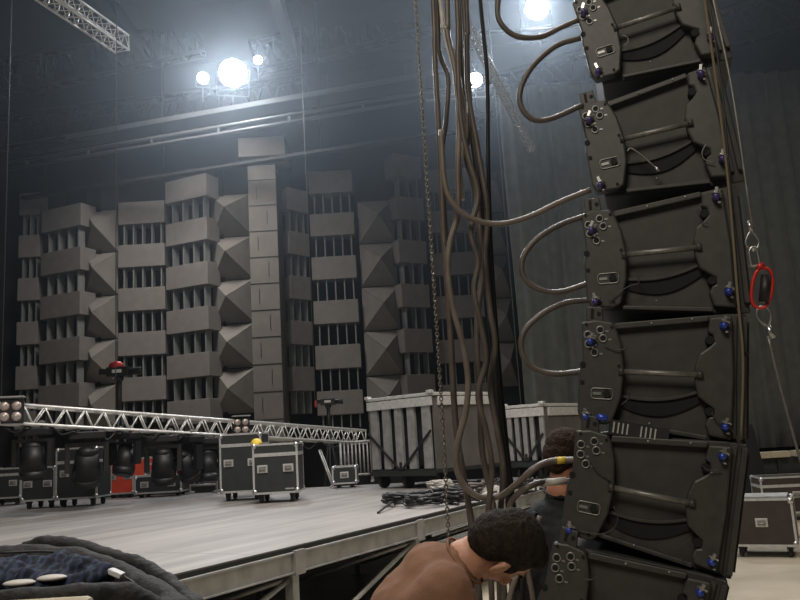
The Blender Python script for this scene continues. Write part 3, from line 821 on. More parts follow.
# ================================================================== CABLE PILE
rnd = random.Random(11)
def coil(px, py, rad, turns, label, m_=None, h=.0, sq=.8):
    c = onstage(px, py); m = MB(); pts = []
    n = turns * 20
    for i in range(n + 1):
        a = 2 * math.pi * i / 20; rr = rad * (1 - .30 * rnd.random()) 
        pts.append(c + V((rr * math.cos(a) + .02 * rnd.uniform(-1, 1), rr * sq * math.sin(a), .025 + h + .11 * (i / n) + .02 * rnd.random())))
    pts += [c + V((rad * 1.2, .1, .02 + h)), c + V((rad * 1.6, -.1, .02))]
    m.tube(catmull(pts, 3), .015, 6)
    return single(m, 'cable_coil', m_ or M_cblack, label, 'cable', group='cable coils lying at the stage edge')
coil(407, 505, .30, 8, 'loosely coiled black cable, leftmost at the stage edge')
coil(425, 507, .24, 7, 'black cable coil in front of the larger cart')
coil(452, 499, .26, 7, 'black cable coil under the hanging chain')
coil(470, 494, .22, 6, 'brownish cable coil beside the black coils', M_cable)
coil(492, 489, .24, 6, 'black cable coil behind the hanging bundle')
coil(440, 490, .20, 4, 'thin pale cable coil lying behind the black coils', M_cwhite)
coil(516, 491, .24, 6, 'black cable coil behind the head of the bending person')
coil(463, 504, .20, 5, 'small black cable coil right at the deck edge by the chain')
def squiggle(pxs, r, m_, label):
    pts = [onstage(x, y) + V((0, 0, r + (.05 if i % 2 else 0.0))) for i, (x, y) in enumerate(pxs)]
    single(MB().tube(catmull(pts, 6), r, 6), 'loose_cable', m_, label, 'cable', group='loose cables at the stage edge')
squiggle([(378, 514), (392, 508), (405, 497), (425, 496), (440, 503)], .014, M_cblack, 'black cable end reaching furthest left on the deck')
squiggle([(450, 496), (470, 489), (490, 492), (505, 485), (530, 488)], .018, M_cblack, 'black cable trailing towards the farther cart')
squiggle([(430, 491), (450, 487), (475, 497), (500, 490)], .013, M_cwhite, 'pale cable snaking through the pile')

# ================================================================== LINE ARRAY
TA = R(17.0)
AX = V((math.cos(TA), -math.sin(TA), 0)); AD = V((math.sin(TA), math.cos(TA), 0))
A0 = P(655, 300, 3.0)
def onarr(px, py, off=0.0):          # point of the array's near side plane (off > 0: towards the camera)
    d = ray(px, py); o = A0 - AD * off
    return CP + d * ((o - CP).dot(AD) / d.dot(AD))
U = 3.0 / FPX * 1.045      # metres per photo pixel on that plane (about)
AROT = Matrix(((AX.x, AD.x, 0), (AX.y, AD.y, 0), (0, 0, 1)))
def sc(poly): return [(a * U, b * U) for a, b in poly]
CONN = [(-69, 34), (-57, 39), (-68, 25), (-54, 31), (-62, 17)]
def arr_module(i, px, py, ang, label, sc_=1.0):
    c = onarr(px, py, -3.0 * (1 / sc_ - 1))
    rot = AROT @ Matrix.Rotation(-R(ang), 3, 'Y') @ Matrix.Diagonal(V(((.915, .93, .95, .96, .965, .97)[i], 1, 1)))
    t = thing('line_array_speaker', label, 'loudspeaker', c, rot, 'speakers of the hanging line array')
    # cabinet: trapezoid, taller at the front (right)
    eb = (8, 8, 6, 3, 0, 0)[i]
    body = [(-66, 44), (-40, 48), (40, 57), (62, 59.5), (80, 60), (80, -60 - eb), (62, -59.5 - eb), (40, -57 - eb), (-40, -48 - eb), (-66, -44 - eb)]
    m = MB(); m.prism(sc(body), .0, 1.30); m.build('cabinet', M_cab, t, .006)
    # grille on the front face
    m = MB(); m.box((81.5 * U, .65, -eb * U / 2), (3 * U, 1.26, 108 * U)); m.build('grille', M_dark, t)
    # front profile strips
    for q, dd in (([(66, 56.5), (71, 56.5), (71, -56.5), (66, -56.5)], -.014), ([(75, 56), (80, 56), (80, -56), (75, -56)], -.022)):
        m = MB(); m.prism(sc(q), dd, .003); m.build('corner_profile', M_plate, t, .002)
    # recess frame: upper and lower lips that run between the plates
    m = MB()
    for q in ([(-42, 47), (45, 56.5), (45, 51), (-42, 41)], [(-42, -47 - eb), (45, -56.5 - eb), (45, -52 - eb), (-42, -43 - eb)]):
        m = MB(); m.prism(sc(q), -.030, .004); m.build('side_lip', M_plate, t, .004)
    # arched grip below the rod: recess shade painted near black on a raised strip
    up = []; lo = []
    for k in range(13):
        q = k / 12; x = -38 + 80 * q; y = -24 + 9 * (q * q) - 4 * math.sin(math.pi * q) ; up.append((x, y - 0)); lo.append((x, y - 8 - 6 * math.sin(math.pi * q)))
    m = MB(); m.prism(sc(up + lo[::-1]), -.010, .004); m.build('grip_recess_shade', M_hole, t)
    m = MB(); m.prism(sc([(x, y + 3.0) for x, y in up] + [(x, y) for x, y in up][::-1]), -.020, .004); m.build('grip_edge', M_cab, t, .002)
    # rear rigging plate
    pl = [(-76, 46), (-62, 49), (-45, 47), (-41, 40), (-36, 26), (-33, 3), (-35, -24), (-43, -48), (-50, -51), (-73, -50), (-77, -40), (-77, -5), (-74, 10)]
    m = MB(); m.prism(sc(pl), -.055, .0); m.build('rear_plate', M_plate, t, .008)
    # raised edge on the plate's left, screws and hole
    for (x, y, r_) in ((-73, 5, 3), (-73, -12, 2.2), (-71, 44, 1.6), (-46, 42, 1.5), (-50, -46, 1.6), (-38, 5, 1.6)):
        MB().cyl((x * U, -.058, y * U), (x * U, -.050, y * U), r_ * U, n=14).build('screw_hole', M_hole, t)
    for (x, y) in CONN:
        g = MB(); g.torus((x * U, -.058, y * U), (0, 1, 0), 3.4 * U, .85 * U, 18, 6); g.box(((x + 6.5) * U, -.0560, (y - 1) * U), (3.2 * U, .003, 1.6 * U)); rg = g.build('connector_ring', M_ring, t)
        h = MB(); h.cyl((x * U, -.062, y * U), (x * U, -.050, y * U), 2.7 * U, n=16); h.build('socket', M_hole, rg)
    # recessed grip label with a round knob
    m = MB(); a, b_ = -64, -43; y0, y1 = -27, -17; rr = 2
    ring = []
    for (cx_, cy_, s0) in ((b_ - 3, y1 - 3, 0), (a + 3, y1 - 3, 90), (a + 3, y0 + 3, 180), (b_ - 3, y0 + 3, 270)):
        for k in range(5):
            an = R(s0 + 90 * k / 4); ring.append(V(((cx_ + 3 * math.cos(an)) * U, -.058, (cy_ + 3 * math.sin(an)) * U)))
    m.tube(ring, .55 * U, 6, True); m.box((-58.5 * U, -.057, -22 * U), (8 * U, .003, 2.6 * U)); lf = m.build('grip_label', M_ring, t)
    m = MB(); m.cyl((-49 * U, -.064, -22 * U), (-49 * U, -.05, -22 * U), 3.6 * U, n=16); m.build('round_knob', M_hole, lf)
    # front rigging plate, notched
    fp = [(46, 54), (66, 56), (68, 0), (66, -55 - eb), (46, -52 - eb), (43, -45), (46, -38), (50, -37), (51, -31), (44, -26), (36, -20), (33, -8), (33, 8), (37, 20), (45, 26), (50, 31), (49, 38), (44, 40)]
    m = MB(); m.prism(sc(fp), -.050, .0); m.build('front_plate', M_plate, t, .008)
    # dark notches with rounded rims
    for (x, y) in ((46, 33), (46.5, -33)):
        m = MB(); m.cyl((x * U, -.052, y * U), (x * U, -.0, y * U), 4.0 * U, n=16); m.build('notch', M_hole, t)
    # rod across the side
    m = MB(); m.cyl((-34 * U, -.052, 0), (36 * U, -.052, 0), 2.7 * U, n=14); m.build('side_rod', M_rod, t)
    m = MB(); m.cyl((-38 * U, -.052, 0), (-33 * U, -.052, 0), 4.2 * U, n=14); m.build('rod_socket', M_plate, t); m = MB(); m.cyl((35 * U, -.052, 0), (40 * U, -.052, 0), 3.8 * U, n=14); m.build('rod_socket', M_plate, t)
    # rivets on the lips
    for (x, y) in ((-8, 47.5), (-8, -47.5), (30, 52.5)): MB().ell((x * U, -.031, y * U), 1.3 * U, 1.1 * U, 1.3 * U, None, 10, 6).build('rivet', M_ring, t)
    # quick release pins
    for j, (x, y, hx) in enumerate(((58, 46, .3), (60, -46, .4), (-68, -45, -.2), (-66, 27, .5))):
        if j == 3 and i in (4, 5): continue
        pn = MB(); pn.cyl((x * U, -.085, y * U), (x * U, -.045, y * U), 3.1 * U, 3.8 * U, 16); pn.ell((x * U, -.085, y * U), 3.1 * U, 2.6 * U, 3.1 * U, None, 14, 8); p_ = pn.build('release_pin', M_pinflare if i < 2 or (i == 2 and j != 1) else M_pin, t)
        st = MB(); st.torus(((x + 1) * U, -.070, (y + 3) * U), (0.2, .4, 1), 3.8 * U, 1.3 * U, 16, 6); st.box(((x + 2 * hx) * U, -.088, (y + 5.5) * U), (2.8 * U, .016, 6 * U), Matrix.Rotation(hx, 3, 'Y')); st.cyl(((x + 1) * U, -.07, (y - 5) * U), ((x + 4) * U, -.07, (y - 5.5) * U), 1.3 * U, n=8)
        st.build('pin_latch', M_steel, p_)
    # thin lanyards
    m = MB()
    ly = {0: [[(-31, -12), (-26, -16), (-27, -22), (-33, -24)]], 1: [[(-33, -15), (-28, -13), (-18, -24), (-6, -41)], [(48, -26), (42, -34), (43, -42), (52, -47)]],
          2: [[(-31, -20), (-24, -22), (-24, -30), (-33, -32), (-45, -38), (-55, -45)], [(44, 42), (40, 34), (43, 24), (48, 22)]],
          3: [[(-52, 24), (-40, 20), (-30, 22)], [(-35, -32), (-28, -25), (-28, -18)], [(48, -34), (54, -42), (66, -48), (72, -60), (74, -70)]],
          4: [[(-60, -44), (-40, -43), (-28, -35), (-26, -24), (-31, -16)], [(40, -30), (34, -40), (36, -52)], [(-60, 22), (-50, 12), (-40, 8)], [(40, 38), (46, 32), (58, 34)]],
          5: [[(-30, 30), (-34, 26), (-40, 24)]]}[i]
    for q in ly:
        m = MB(); m.tube(catmull([V((a_ * U, -.066, b2_ * U)) for a_, b2_ in q], 5), .6 * U if q is not ly[0] or i != 1 else 1.0 * U, 6); l_ = m.build('lanyard', M_rod if i < 2 else M_plate, t)
        if q is ly[0]: ln = l_
    if i == 1:
        g = MB(); g.cyl((-8 * U, -.066, -38 * U), (-4.5 * U, -.066, -43 * U), 1.8 * U, n=8); g.build('lanyard_crimp', M_steel, ln)
    # lug linking up to the module above
    m = MB(); m.prism(sc([(-72, 62), (-56, 62), (-54, 46), (-72, 44)]), -.045, -.015); m.build('rear_lug', M_plate, t, .004)
    m = MB(); m.cyl((-59 * U, -.047, 55 * U), (-59 * U, -.040, 55 * U), 2.2 * U, n=12); m.prism(sc([(-67, 60), (-64, 60), (-64, 50), (-67, 50)]), -.047, -.040); m.build('lug_slot', M_hole, t)
    if i == 4:
        for k in range(10):
            if k in (4, 5): continue
            m = MB(); m.prism(sc([(-42 + k * 4.3, 60), (-40.6 + k * 4.3, 60), (-40.6 + k * 4.3, 50), (-42 + k * 4.3, 50)]), -.032, -.028); m.build('scale_mark', M_mark, t)
        m = MB(); m.prism(sc([(-46, 62), (10, 62), (10, 48), (-46, 48)]), -.028, .0); m.build('scale_bar', M_dark, t)
        m = MB(); m.ell((-53 * U, -.05, 62 * U), 6 * U, 3 * U, 3.4 * U); m.build('blue_tag', M_pin, t)
    return t
mods = [(646, 24, 8.2, 'topmost line array speaker, cut by the upper edge'), (655, 136, 4.8, 'second line array speaker from the top, with a loose lanyard'),
        (660, 254, -1.0, 'third line array speaker from the top'), (659, 374, -7.3, 'fourth line array speaker from the top, above the scale bar'),
        (650, 494, -13.5, 'fifth line array speaker, beside the head of the person in black'), (622, 617, -19.5, 'lowest line array speaker, cut by the lower edge')]
for i, (px, py, an, lab) in enumerate(mods): arr_module(i, px, py, an, lab, (.93, .955, .985, 1.0, 1.015, 1.03)[i])

# ---- long brown strap and wires along the front of the array
def rope(pxs, off, r, m_, label, cat, name, group=None, nn=8, extend_up=0, depthfn=None):
    pts = [onarr(x, y, off) if depthfn is None else P(x, y, depthfn) for x, y in pxs]
    if extend_up: pts = [pts[0] + (pts[0] - pts[1]).normalized() * extend_up] + pts
    return single(MB().tube(catmull(pts, 5), r, nn), name, m_, label, cat, None, group)
rope([(704, -6), (718, 95), (729, 190), (738, 300), (743, 360), (741, 440)], .05, .005, M_cord, 'pale brown cord running down the front corner of the speaker column', 'cord', 'tension_cord', None, 8, .6)
rope([(712, -6), (732, 90), (752, 226)], .10, .0045, M_rod, 'thin steel wire rope from above down to the shackle', 'wire rope', 'wire_rope', 'steel wire ropes beside the speakers', 8, .8)
rope([(768, 336), (781, 390), (803, 470)], .10, .0055, M_rod, 'thin steel wire rope running down right from the red link', 'wire rope', 'wire_rope', 'steel wire ropes beside the speakers', 8)
rope([(708, -6), (722, 90), (730, 180), (742, 330), (748, 356)], .04, .004, M_dark, 'black thin cord close behind the pale brown cord', 'cord', 'tension_cord', None, 8, .6)
# fittings
def A(px, py): return onarr(px, py, .10)
t0 = A(752, 240)
o = thing('wire_thimble', 'upper steel thimble and ferrule at the end of the wire rope', 'rigging fitting', t0, AROT)
MB().cyl(V((-.4 * U, 0, 18 * U)), V((0, 0, 8 * U)), 1.9 * U, n=10).build('ferrule', M_steel, o)
m = MB(); m.tube(catmull([V((x * U, 0, z * U)) for x, z in ((0, 9), (-4, 3), (-5.5, -3), (-3, -8), (0, -9.5), (3, -8), (5.5, -3), (4, 3), (0, 9))], 4), 1.1 * U, 8); m.build('thimble', M_steel, o)
t1 = A(754, 258)
o = thing('shackle', 'small steel shackle between the thimble and the red link', 'shackle', t1, AROT)
m = MB(); m.tube(catmull([V((x * U, -.004, z * U)) for x, z in ((-3, -8), (-3.6, 0), (-3, 7), (0, 10), (3, 7), (3.6, 0), (4, -8))], 4), 1.4 * U, 8); m.build('bow', M_steel, o)
m = MB(); m.cyl((-5.5 * U, -.004, -8 * U), (6 * U, -.004, -8 * U), 1.5 * U, n=10); m.build('bolt', M_rod, o)
t2 = A(762, 288)
o = thing('red_link', 'red oval carabiner link joining the two wire ropes', 'carabiner', t2, AROT @ Matrix.Rotation(R(14), 3, 'Y'))
pts = []
for k in range(28):
    a = 2 * math.pi * k / 28; pts.append(V((math.copysign(abs(math.cos(a)) ** .8, math.cos(a)) * 8.3 * U, 0, math.copysign(abs(math.sin(a)) ** .8, math.sin(a)) * 18.5 * U)))
m = MB(); m.tube(pts, 1.6 * U, 10, True); m.cyl((-6 * U, 0, 17 * U), (-2 * U, 0, 22 * U), 3.2 * U, n=12); m.build('link_body', M_redm, o)
m = MB(); m.cyl((2 * U, -.003, 12 * U), (3 * U, -.003, -13 * U), 4.6 * U, n=14); m.build('sleeve', M_dark, o)
t3 = A(765, 318)
o = thing('wire_thimble', 'lower steel thimble and ferrule hanging below the red link', 'rigging fitting', t3, AROT @ Matrix.Rotation(R(-10), 3, 'Y'))
m = MB(); m.tube(catmull([V((x * U, 0, z * U)) for x, z in ((0, -9), (-4, -3), (-5.8, 3), (-4, 9), (0, 11), (4, 9), (5.8, 3), (4, -3), (0, -9))], 4), 1.2 * U, 8); m.build('thimble', M_steel, o)
MB().cyl((0, 0, -7 * U), (1 * U, 0, -19 * U), 2.7 * U, n=10).build('ferrule', M_steel, o)

# ================================================================== CABLES TO THE ARRAY
def cab_(pxs, Y, r, m_, label, group, up=0, sock=None, band=None, yend=None):
    n = len(pxs); pts = []
    for i, q in enumerate(pxs):
        yy = q[2] if len(q) > 2 else Y
        pts.append(P(q[0], q[1], yy))
    if up:
        d = (pts[0] - pts[1]).normalized(); pts = [pts[0] + V((d.x * .4, d.y * .4, .9)) * up] + pts
    o0 = pts[len(pts) // 2].copy()
    t = thing('power_cable', label, 'cable', o0, None, group)
    m = MB(); m.tube([p - o0 for p in catmull(pts, 7)], r, 10); m.build('jacket', m_, t)
    for (a, b, mm, k) in (sock or []):
        pa_, pb_ = P(*a), P(*b); MB().cyl(pa_ - o0, pb_ - o0, r * k, n=12).build('sleeve' if mm != M_yel else 'yellow_tape', mm, t)
    return t
G1 = 'looped speaker cables plugged into the array'
YA = 2.98
def YAt(px): return onarr(px, 300, .0).y
ya = YAt(585)
cab_([(506, -30), (498, 2), (500, 22), (516, 36), (540, 37), (560, 28), (578, 20)], ya, .0115, M_cable, 'speaker cable loop at the very top, below the bright floodlight', G1, .3)
cab_([(580, 38), (556, 46), (533, 66), (521, 88), (521, 106), (532, 119), (550, 119), (583, 105)], ya, .0115, M_cable, 'speaker cable loop into the second speaker, above the long sagging cable', G1)
cab_([(441, 130), (444, 178), (452, 202), (470, 218), (498, 224), (528, 217), (560, 202), (590, 190)], ya, .0115, M_cable2, 'long sagging cable from the bundle to the second speaker', G1)
cab_([(592, 214), (562, 224), (537, 239), (523, 258), (524, 277), (538, 289), (560, 292), (592, 282)], ya, .0115, M_cable, 'speaker cable loop plugged into the third speaker', G1)
cab_([(592, 300), (566, 303), (542, 314), (524, 332), (522, 352), (533, 368), (555, 374), (586, 371)], ya, .0115, M_cable, 'speaker cable loop plugged into the fourth speaker', G1)
G2 = 'thick cables hanging in the bundle'
YB = 3.15
cab_([(447, -4), (447, 30), (455, 70), (459, 120), (458, 170), (458, 212), (450, 243), (448, 272), (453, 308), (463, 345), (468, 380), (466, 410), (459, 438), (456, 462), (463, 484), (480, 497), (500, 496), (518, 483, 3.05), (535, 468, 3.0), (552, 461, ya), (577, 460, ya)],
     YB, .0120, M_cable2, 'pale cable of the bundle that curls down and into the fifth speaker', G2, 1.6, [((557, 460.5, ya), (565, 460, ya), M_yel, 1.1)])
cab_([(433, -4), (435, 60), (440, 150), (444, 240), (450, 330), (455, 420), (463, 470), (473, 530), (480, 600)], YB + .12, .0115, M_cable, 'outermost cable on the left of the bundle', G2, 1.6)
cab_([(437, -4), (439, 50), (448, 78), (446, 120), (442, 160), (446, 240), (451, 330), (457, 430), (470, 520), (478, 600)], YB + .2, .0105, M_cable, 'second cable from the left of the bundle', G2, 1.6)
cab_([(457, -4), (458, 60), (461, 120), (469, 160), (478, 195), (471, 232), (478, 262), (474, 290), (481, 325), (486, 360), (478, 395), (486, 430), (492, 470), (488, 520), (492, 600)], YB - .02, .0112, M_cable, 'wavy cable winding down through the bundle', G2, 1.6)
cab_([(463, -4), (467, 60), (470, 120), (466, 155), (474, 185), (480, 230), (483, 270), (478, 310), (477, 350), (480, 400), (482, 450), (490, 490), (498, 540), (500, 600)], YB + .1, .0125, M_cable, 'thick cable in the middle of the bundle', G2, 1.6)
cab_([(466, -4), (467, 40), (468, 90), (478, 150), (487, 210), (485, 260), (490, 310), (495, 345), (490, 385), (497, 430), (503, 470), (500, 530), (505, 600)], YB + .05, .0115, M_cable, 'right hand brown cable weaving beside the black one', G2, 1.6)
cab_([(462, -4), (464, 70), (476, 160), (488, 260), (493, 340), (499, 420), (509, 500), (514, 600)], YB + .22, .0165, M_cblack, 'straight thick black cable at the back of the bundle', G2, 1.6)
cab_([(480, -4), (487, 75), (488, 160), (491, 250), (497, 340), (505, 430), (515, 520), (520, 600)], YB + .3, .010, M_cblack, 'thin black cable on the right of the bundle', G2, 1.6)
cab_([(440, -4), (444, 30), (452, 62), (462, 95), (466, 130), (460, 165), (463, 200)], YB + .06, .009, M_cwhite, 'thin pale cable twisting through the top of the bundle', G2, 1.6)
cab_([(495, 560, 3.1), (503, 530, 3.1), (508, 512, 3.1), (514, 498, 3.08), (528, 487, 3.02), (545, 482, ya), (572, 481, ya)], YB, .0115, M_cable, 'short cable with a white sleeve plugged in below the taped one', G1, 0, [((540, 483.5, ya), (566, 480.5, ya), M_cwhite, 1.18)])
# cables hanging below behind the men
G3 = 'cables hanging below the lowest speaker'
for k, (x0_, x1_, lab, mm) in enumerate(((518, 508, 'grey cable hanging straight beside the head of the bending person', M_cable2), (528, 534, 'slightly slanting cable hanging below the array', M_cable2), (524, 522, 'dark cable hanging below the array', M_cblack))):
    cab_([(x0_ + 12, 520 - k * 4), (x0_ + 3, 545), (x0_, 570), (x1_, 610), (x1_ + 2, 700)], 3.05 + .05 * k, .010, mm, lab, G3)

# ---- hoist chain
cp = [P(x, y, 3.7) for x, y in ((415, -8), (425, 150), (435, 300), (443, 430), (449, 545))]
cp = [cp[0] + (cp[0] - cp[1]).normalized() * 1.2] + cp
path = catmull(cp, 20)
m = MB(); acc = 0; last = path[0]; k = 0; pitch = .0165
tot = 0
for i in range(1, len(path)):
    seg = (path[i] - path[i - 1]).length; d = (path[i] - path[i - 1]).normalized()
    while acc + seg >= pitch * (k + 1) - tot * 0 and pitch * (k + 1) <= acc + seg:
        c = path[i - 1] + d * (pitch * (k + 1) - acc)
        side = V((1, 0, 0)) if k % 2 else V((0, 1, 0)); side = (side - d * side.dot(d)).normalized(); ax = d.cross(side)
        pts = [c + d * (.0120 * math.cos(a)) + side * (.0078 * math.sin(a)) for a in [2 * math.pi * q / 10 for q in range(10)]]
        m.tube(pts, .0028, 5, True); k += 1
    acc += seg
single(m, 'hoist_chain', M_chain, 'long steel hoist chain hanging left of the cable bundle', 'chain')

# ================================================================== BAG IN THE FOREGROUND
BY = 2.0
def bp(px, py, Y): return P(px, py, Y)
btop = P(60, 597, 1.78).z
btop -= .13
t = thing('road_case', 'tall black case with a beige front board, carrying the open black bag', 'flight case', (P(60, 597, 2.1).x - .35, 2.12, 0))
MB().box((0, 0, (btop - .03) / 2), (1.3, .62, btop - .03)).build('body', M_caseblk, t, .006)
zb_ = P(60, 598, 1.72).z; xr_ = P(92, 598, 1.72).x - t.location.x; MB().box((xr_ - .6, -.40, zb_ / 2), (1.2, .04, zb_)).build('front_board', M_beige, t, .012)
# bag body: a soft ring of cloth around an opening
def soft(mb, name, m_, parent, vox=.008, disp=0, dscale=.1, smooth=4, seed=0):
    o = mb.build(name, m_, parent)
    r = o.modifiers.new('remesh', 'REMESH'); r.mode = 'VOXEL'; r.voxel_size = vox; r.use_smooth_shade = True
    s_ = o.modifiers.new('smooth', 'SMOOTH'); s_.iterations = smooth; s_.factor = .5
    if disp:
        tx = bpy.data.textures.new(name + '_folds', 'CLOUDS'); tx.noise_scale = dscale; tx.noise_depth = 2
        d = o.modifiers.new('folds', 'DISPLACE'); d.texture = tx; d.strength = disp; d.mid_level = .5; d.texture_coords = 'LOCAL'
    return o
bc = P(55, 575, 2.1); bc.z = btop
bag = thing('shoulder_bag', 'open black bag with navy patterned cloth inside, in the foreground', 'bag', bc)
def lb(px, py, Y): return P(px, py, Y) - bc
m = MB()
# back rim (higher), from left to right, sweeping down at the right
back = [(-60, 568, 2.30), (-10, 562, 2.30), (35, 559, 2.30), (75, 563, 2.28), (108, 573, 2.22), (138, 586, 2.12), (162, 602, 2.02), (176, 622, 1.94)]
bk = [lb(*q) for q in back]; cb_ = catmull(bk, 4)
for a, b in zip(cb_[:-1], cb_[1:]): m.caps(a, b, .042, .042)
low = [V((p.x, p.y + .0, .045)) for p in cb_]
for a, b in zip(low[:-1], low[1:]): m.caps(a, b, .05, .05)
for a, b in zip(cb_[::2], low[::2]): m.caps(a, b, .042, .05)
# front rim (lower)
front = [(-60, 604, 1.86), (0, 601, 1.86), (45, 598, 1.86), (85, 596, 1.87), (115, 594, 1.89), (140, 600, 1.9), (160, 612, 1.92), (172, 628, 1.92)]
fr = [lb(*q) for q in front]; cf_ = catmull(fr, 4)
for a, b in zip(cf_[:-1], cf_[1:]): m.caps(a, b, .026, .026)
lw = [V((p.x, p.y, .035)) for p in cf_]
for a, b in zip(cf_[::2], lw[::2]): m.caps(a, b, .026, .035)
m.ell((-.02, .0, .045), .40, .20, .045)
soft(m, 'bag_shell', M_bag, bag, .009, .022, .09, 5)
# folded flap along the back top
m = MB()
fl = catmull([lb(*q) for q in ((26, 549, 2.34), (45, 544, 2.34), (72, 546, 2.34), (105, 556, 2.30), (142, 567, 2.24), (168, 584, 2.14), (188, 602, 2.04), (200, 618, 1.98))], 4)
for a, b in zip(fl[:-1], fl[1:]): m.caps(a, b, .024, .024)
soft(m, 'bag_flap', M_bag, bag, .007, .014, .05, 3)
m = MB(); m.tube([p + V((0, -.03, .012)) for p in catmull([lb(*q) for q in ((0, 556, 2.24), (60, 555, 2.24), (105, 567, 2.17), (142, 588, 2.06))], 5)], .003, 6); m.build('zipper', M_dark, bag)
# contents
cl = thing('patterned_cloth', 'crumpled navy patterned cloth stuffed in the open bag', 'cloth', bc + V((0, 0, .06)))
m = MB(); rnd2 = random.Random(5)
for (x, y, Y, r1_, r2_, r3_) in ((5, 578, 2.03, .07, .07, .04), (35, 580, 2.0, .06, .06, .035), (55, 570, 2.06, .045, .06, .045), (78, 572, 2.04, .05, .06, .04), (98, 577, 2.0, .04, .05, .03), (-20, 578, 2.0, .06, .06, .04), (50, 588, 1.97, .1, .05, .04), (20, 568, 2.1, .12, .05, .03)):
    m.ell(P(x, y, Y) - bc - V((0, 0, .06)), r1_, r2_, r3_)
soft(m, 'folded_cloth', M_navy, cl, .007, .03, .035, 1)
cw = thing('paper_tag', 'small white folded paper at the right end of the navy cloth', 'paper', P(116, 573, 1.99), Matrix.Rotation(R(25), 3, 'Y'))
MB().box((0, 0, 0), (.035, .03, .012)).build('sheet', M_white, cw, .002)
m = MB(); m.ell((0, 0, 0), .035, .02, .008); o = m.build('white_cloth', M_cwhite); o.location = P(52, 578, 1.93); tag(o, 'small pale cloth edge showing below the navy cloth', 'cloth', 'pale cloths in the bag')
m = MB(); m.ell((0, 0, 0), .04, .02, .008); o = m.build('white_cloth', M_cwhite); o.location = P(20, 583, 1.93); tag(o, 'wider pale cloth edge left of the small one in the bag', 'cloth', 'pale cloths in the bag')

# ================================================================== PEOPLE
def orth(face, up):
    f = V(face).normalized(); u = (V(up) - f * V(up).dot(f)).normalized(); r = f.cross(u).normalized()
    return Matrix(((r.x, f.x, u.x), (r.y, f.y, u.y), (r.z, f.z, u.z)))   # columns: right, face, up
def head_shapes(m, c, B, s=1.0):
    def q(x, y, z): return c + B @ V((x * s, y * s, z * s))
    m.ell(q(0, -.012, .028), .076 * s, .097 * s, .088 * s, B)             # skull
    m.ell(q(0, .030, -.035), .060 * s, .062 * s, .078 * s, B)             # face
    m.ell(q(0, .052, -.088), .036 * s, .035 * s, .028 * s, B)             # chin
    m.ell(q(0, .02, -.07), .055 * s, .05 * s, .04 * s, B)                 # jaw
    m.ell(q(0, .100, -.028), .011 * s, .018 * s, .022 * s, B); m.caps(q(0, .088, .012), q(0, .108, -.032), .008 * s, .011 * s)   # nose
    m.ell(q(0, .082, .022), .045 * s, .016 * s, .012 * s, B)              # brow
    m.ell(q(0, .088, -.062), .024 * s, .010 * s, .007 * s, B); m.ell(q(0, .085, -.073), .020 * s, .010 * s, .007 * s, B)
    for sx in (-1, 1):
        eb = B @ Matrix.Rotation(R(sx * 20), 3, 'Z')
        m.ell(q(sx * .079, -.008, -.018), .009 * s, .020 * s, .032 * s, eb)
        m.ell(q(sx * .045, .068, -.028), .022 * s, .018 * s, .02 * s, B)
def hand_shapes(m, wr, d, palm_n, curl=.6, s=1.0, left=False):
    """wr wrist, d pointing direction, palm_n palm normal"""
    d = V(d).normalized(); n = (V(palm_n) - d * V(palm_n).dot(d)).normalized(); x = d.cross(n).normalized() * (-1 if left else 1)
    Bm = Matrix(((x.x, d.x, n.x), (x.y, d.y, n.y), (x.z, d.z, n.z)))
    m.ell(wr + d * .05, .040 * s, .052 * s, .016 * s, Bm)
    for i, (ox, L) in enumerate(((-.031, .070), (-.011, .080), (.010, .075), (.030, .058))):
        p = wr + d * .085 + x * ox; dd = d.copy(); r = .0092
        for k, f in enumerate((.45, .32, .23)):
            a = curl * (1 + k * .3); dd = (dd * math.cos(a * .7) + n * math.sin(a * .7)).normalized() if k or curl > .3 else dd
            e = p + dd * L * f * 1.25; m.caps(p, e, r, r * .93); p = e; r *= .93
    p = wr + d * .03 - x * .036; dd = (d * .7 - x * .6 + n * .3).normalized()
    for k, L in enumerate((.042, .032, .025)):
        e = p + dd * L; m.caps(p, e, .0115 - k * .001, .0105 - k * .001); p = e; dd = (dd + n * .25 + x * .2).normalized()
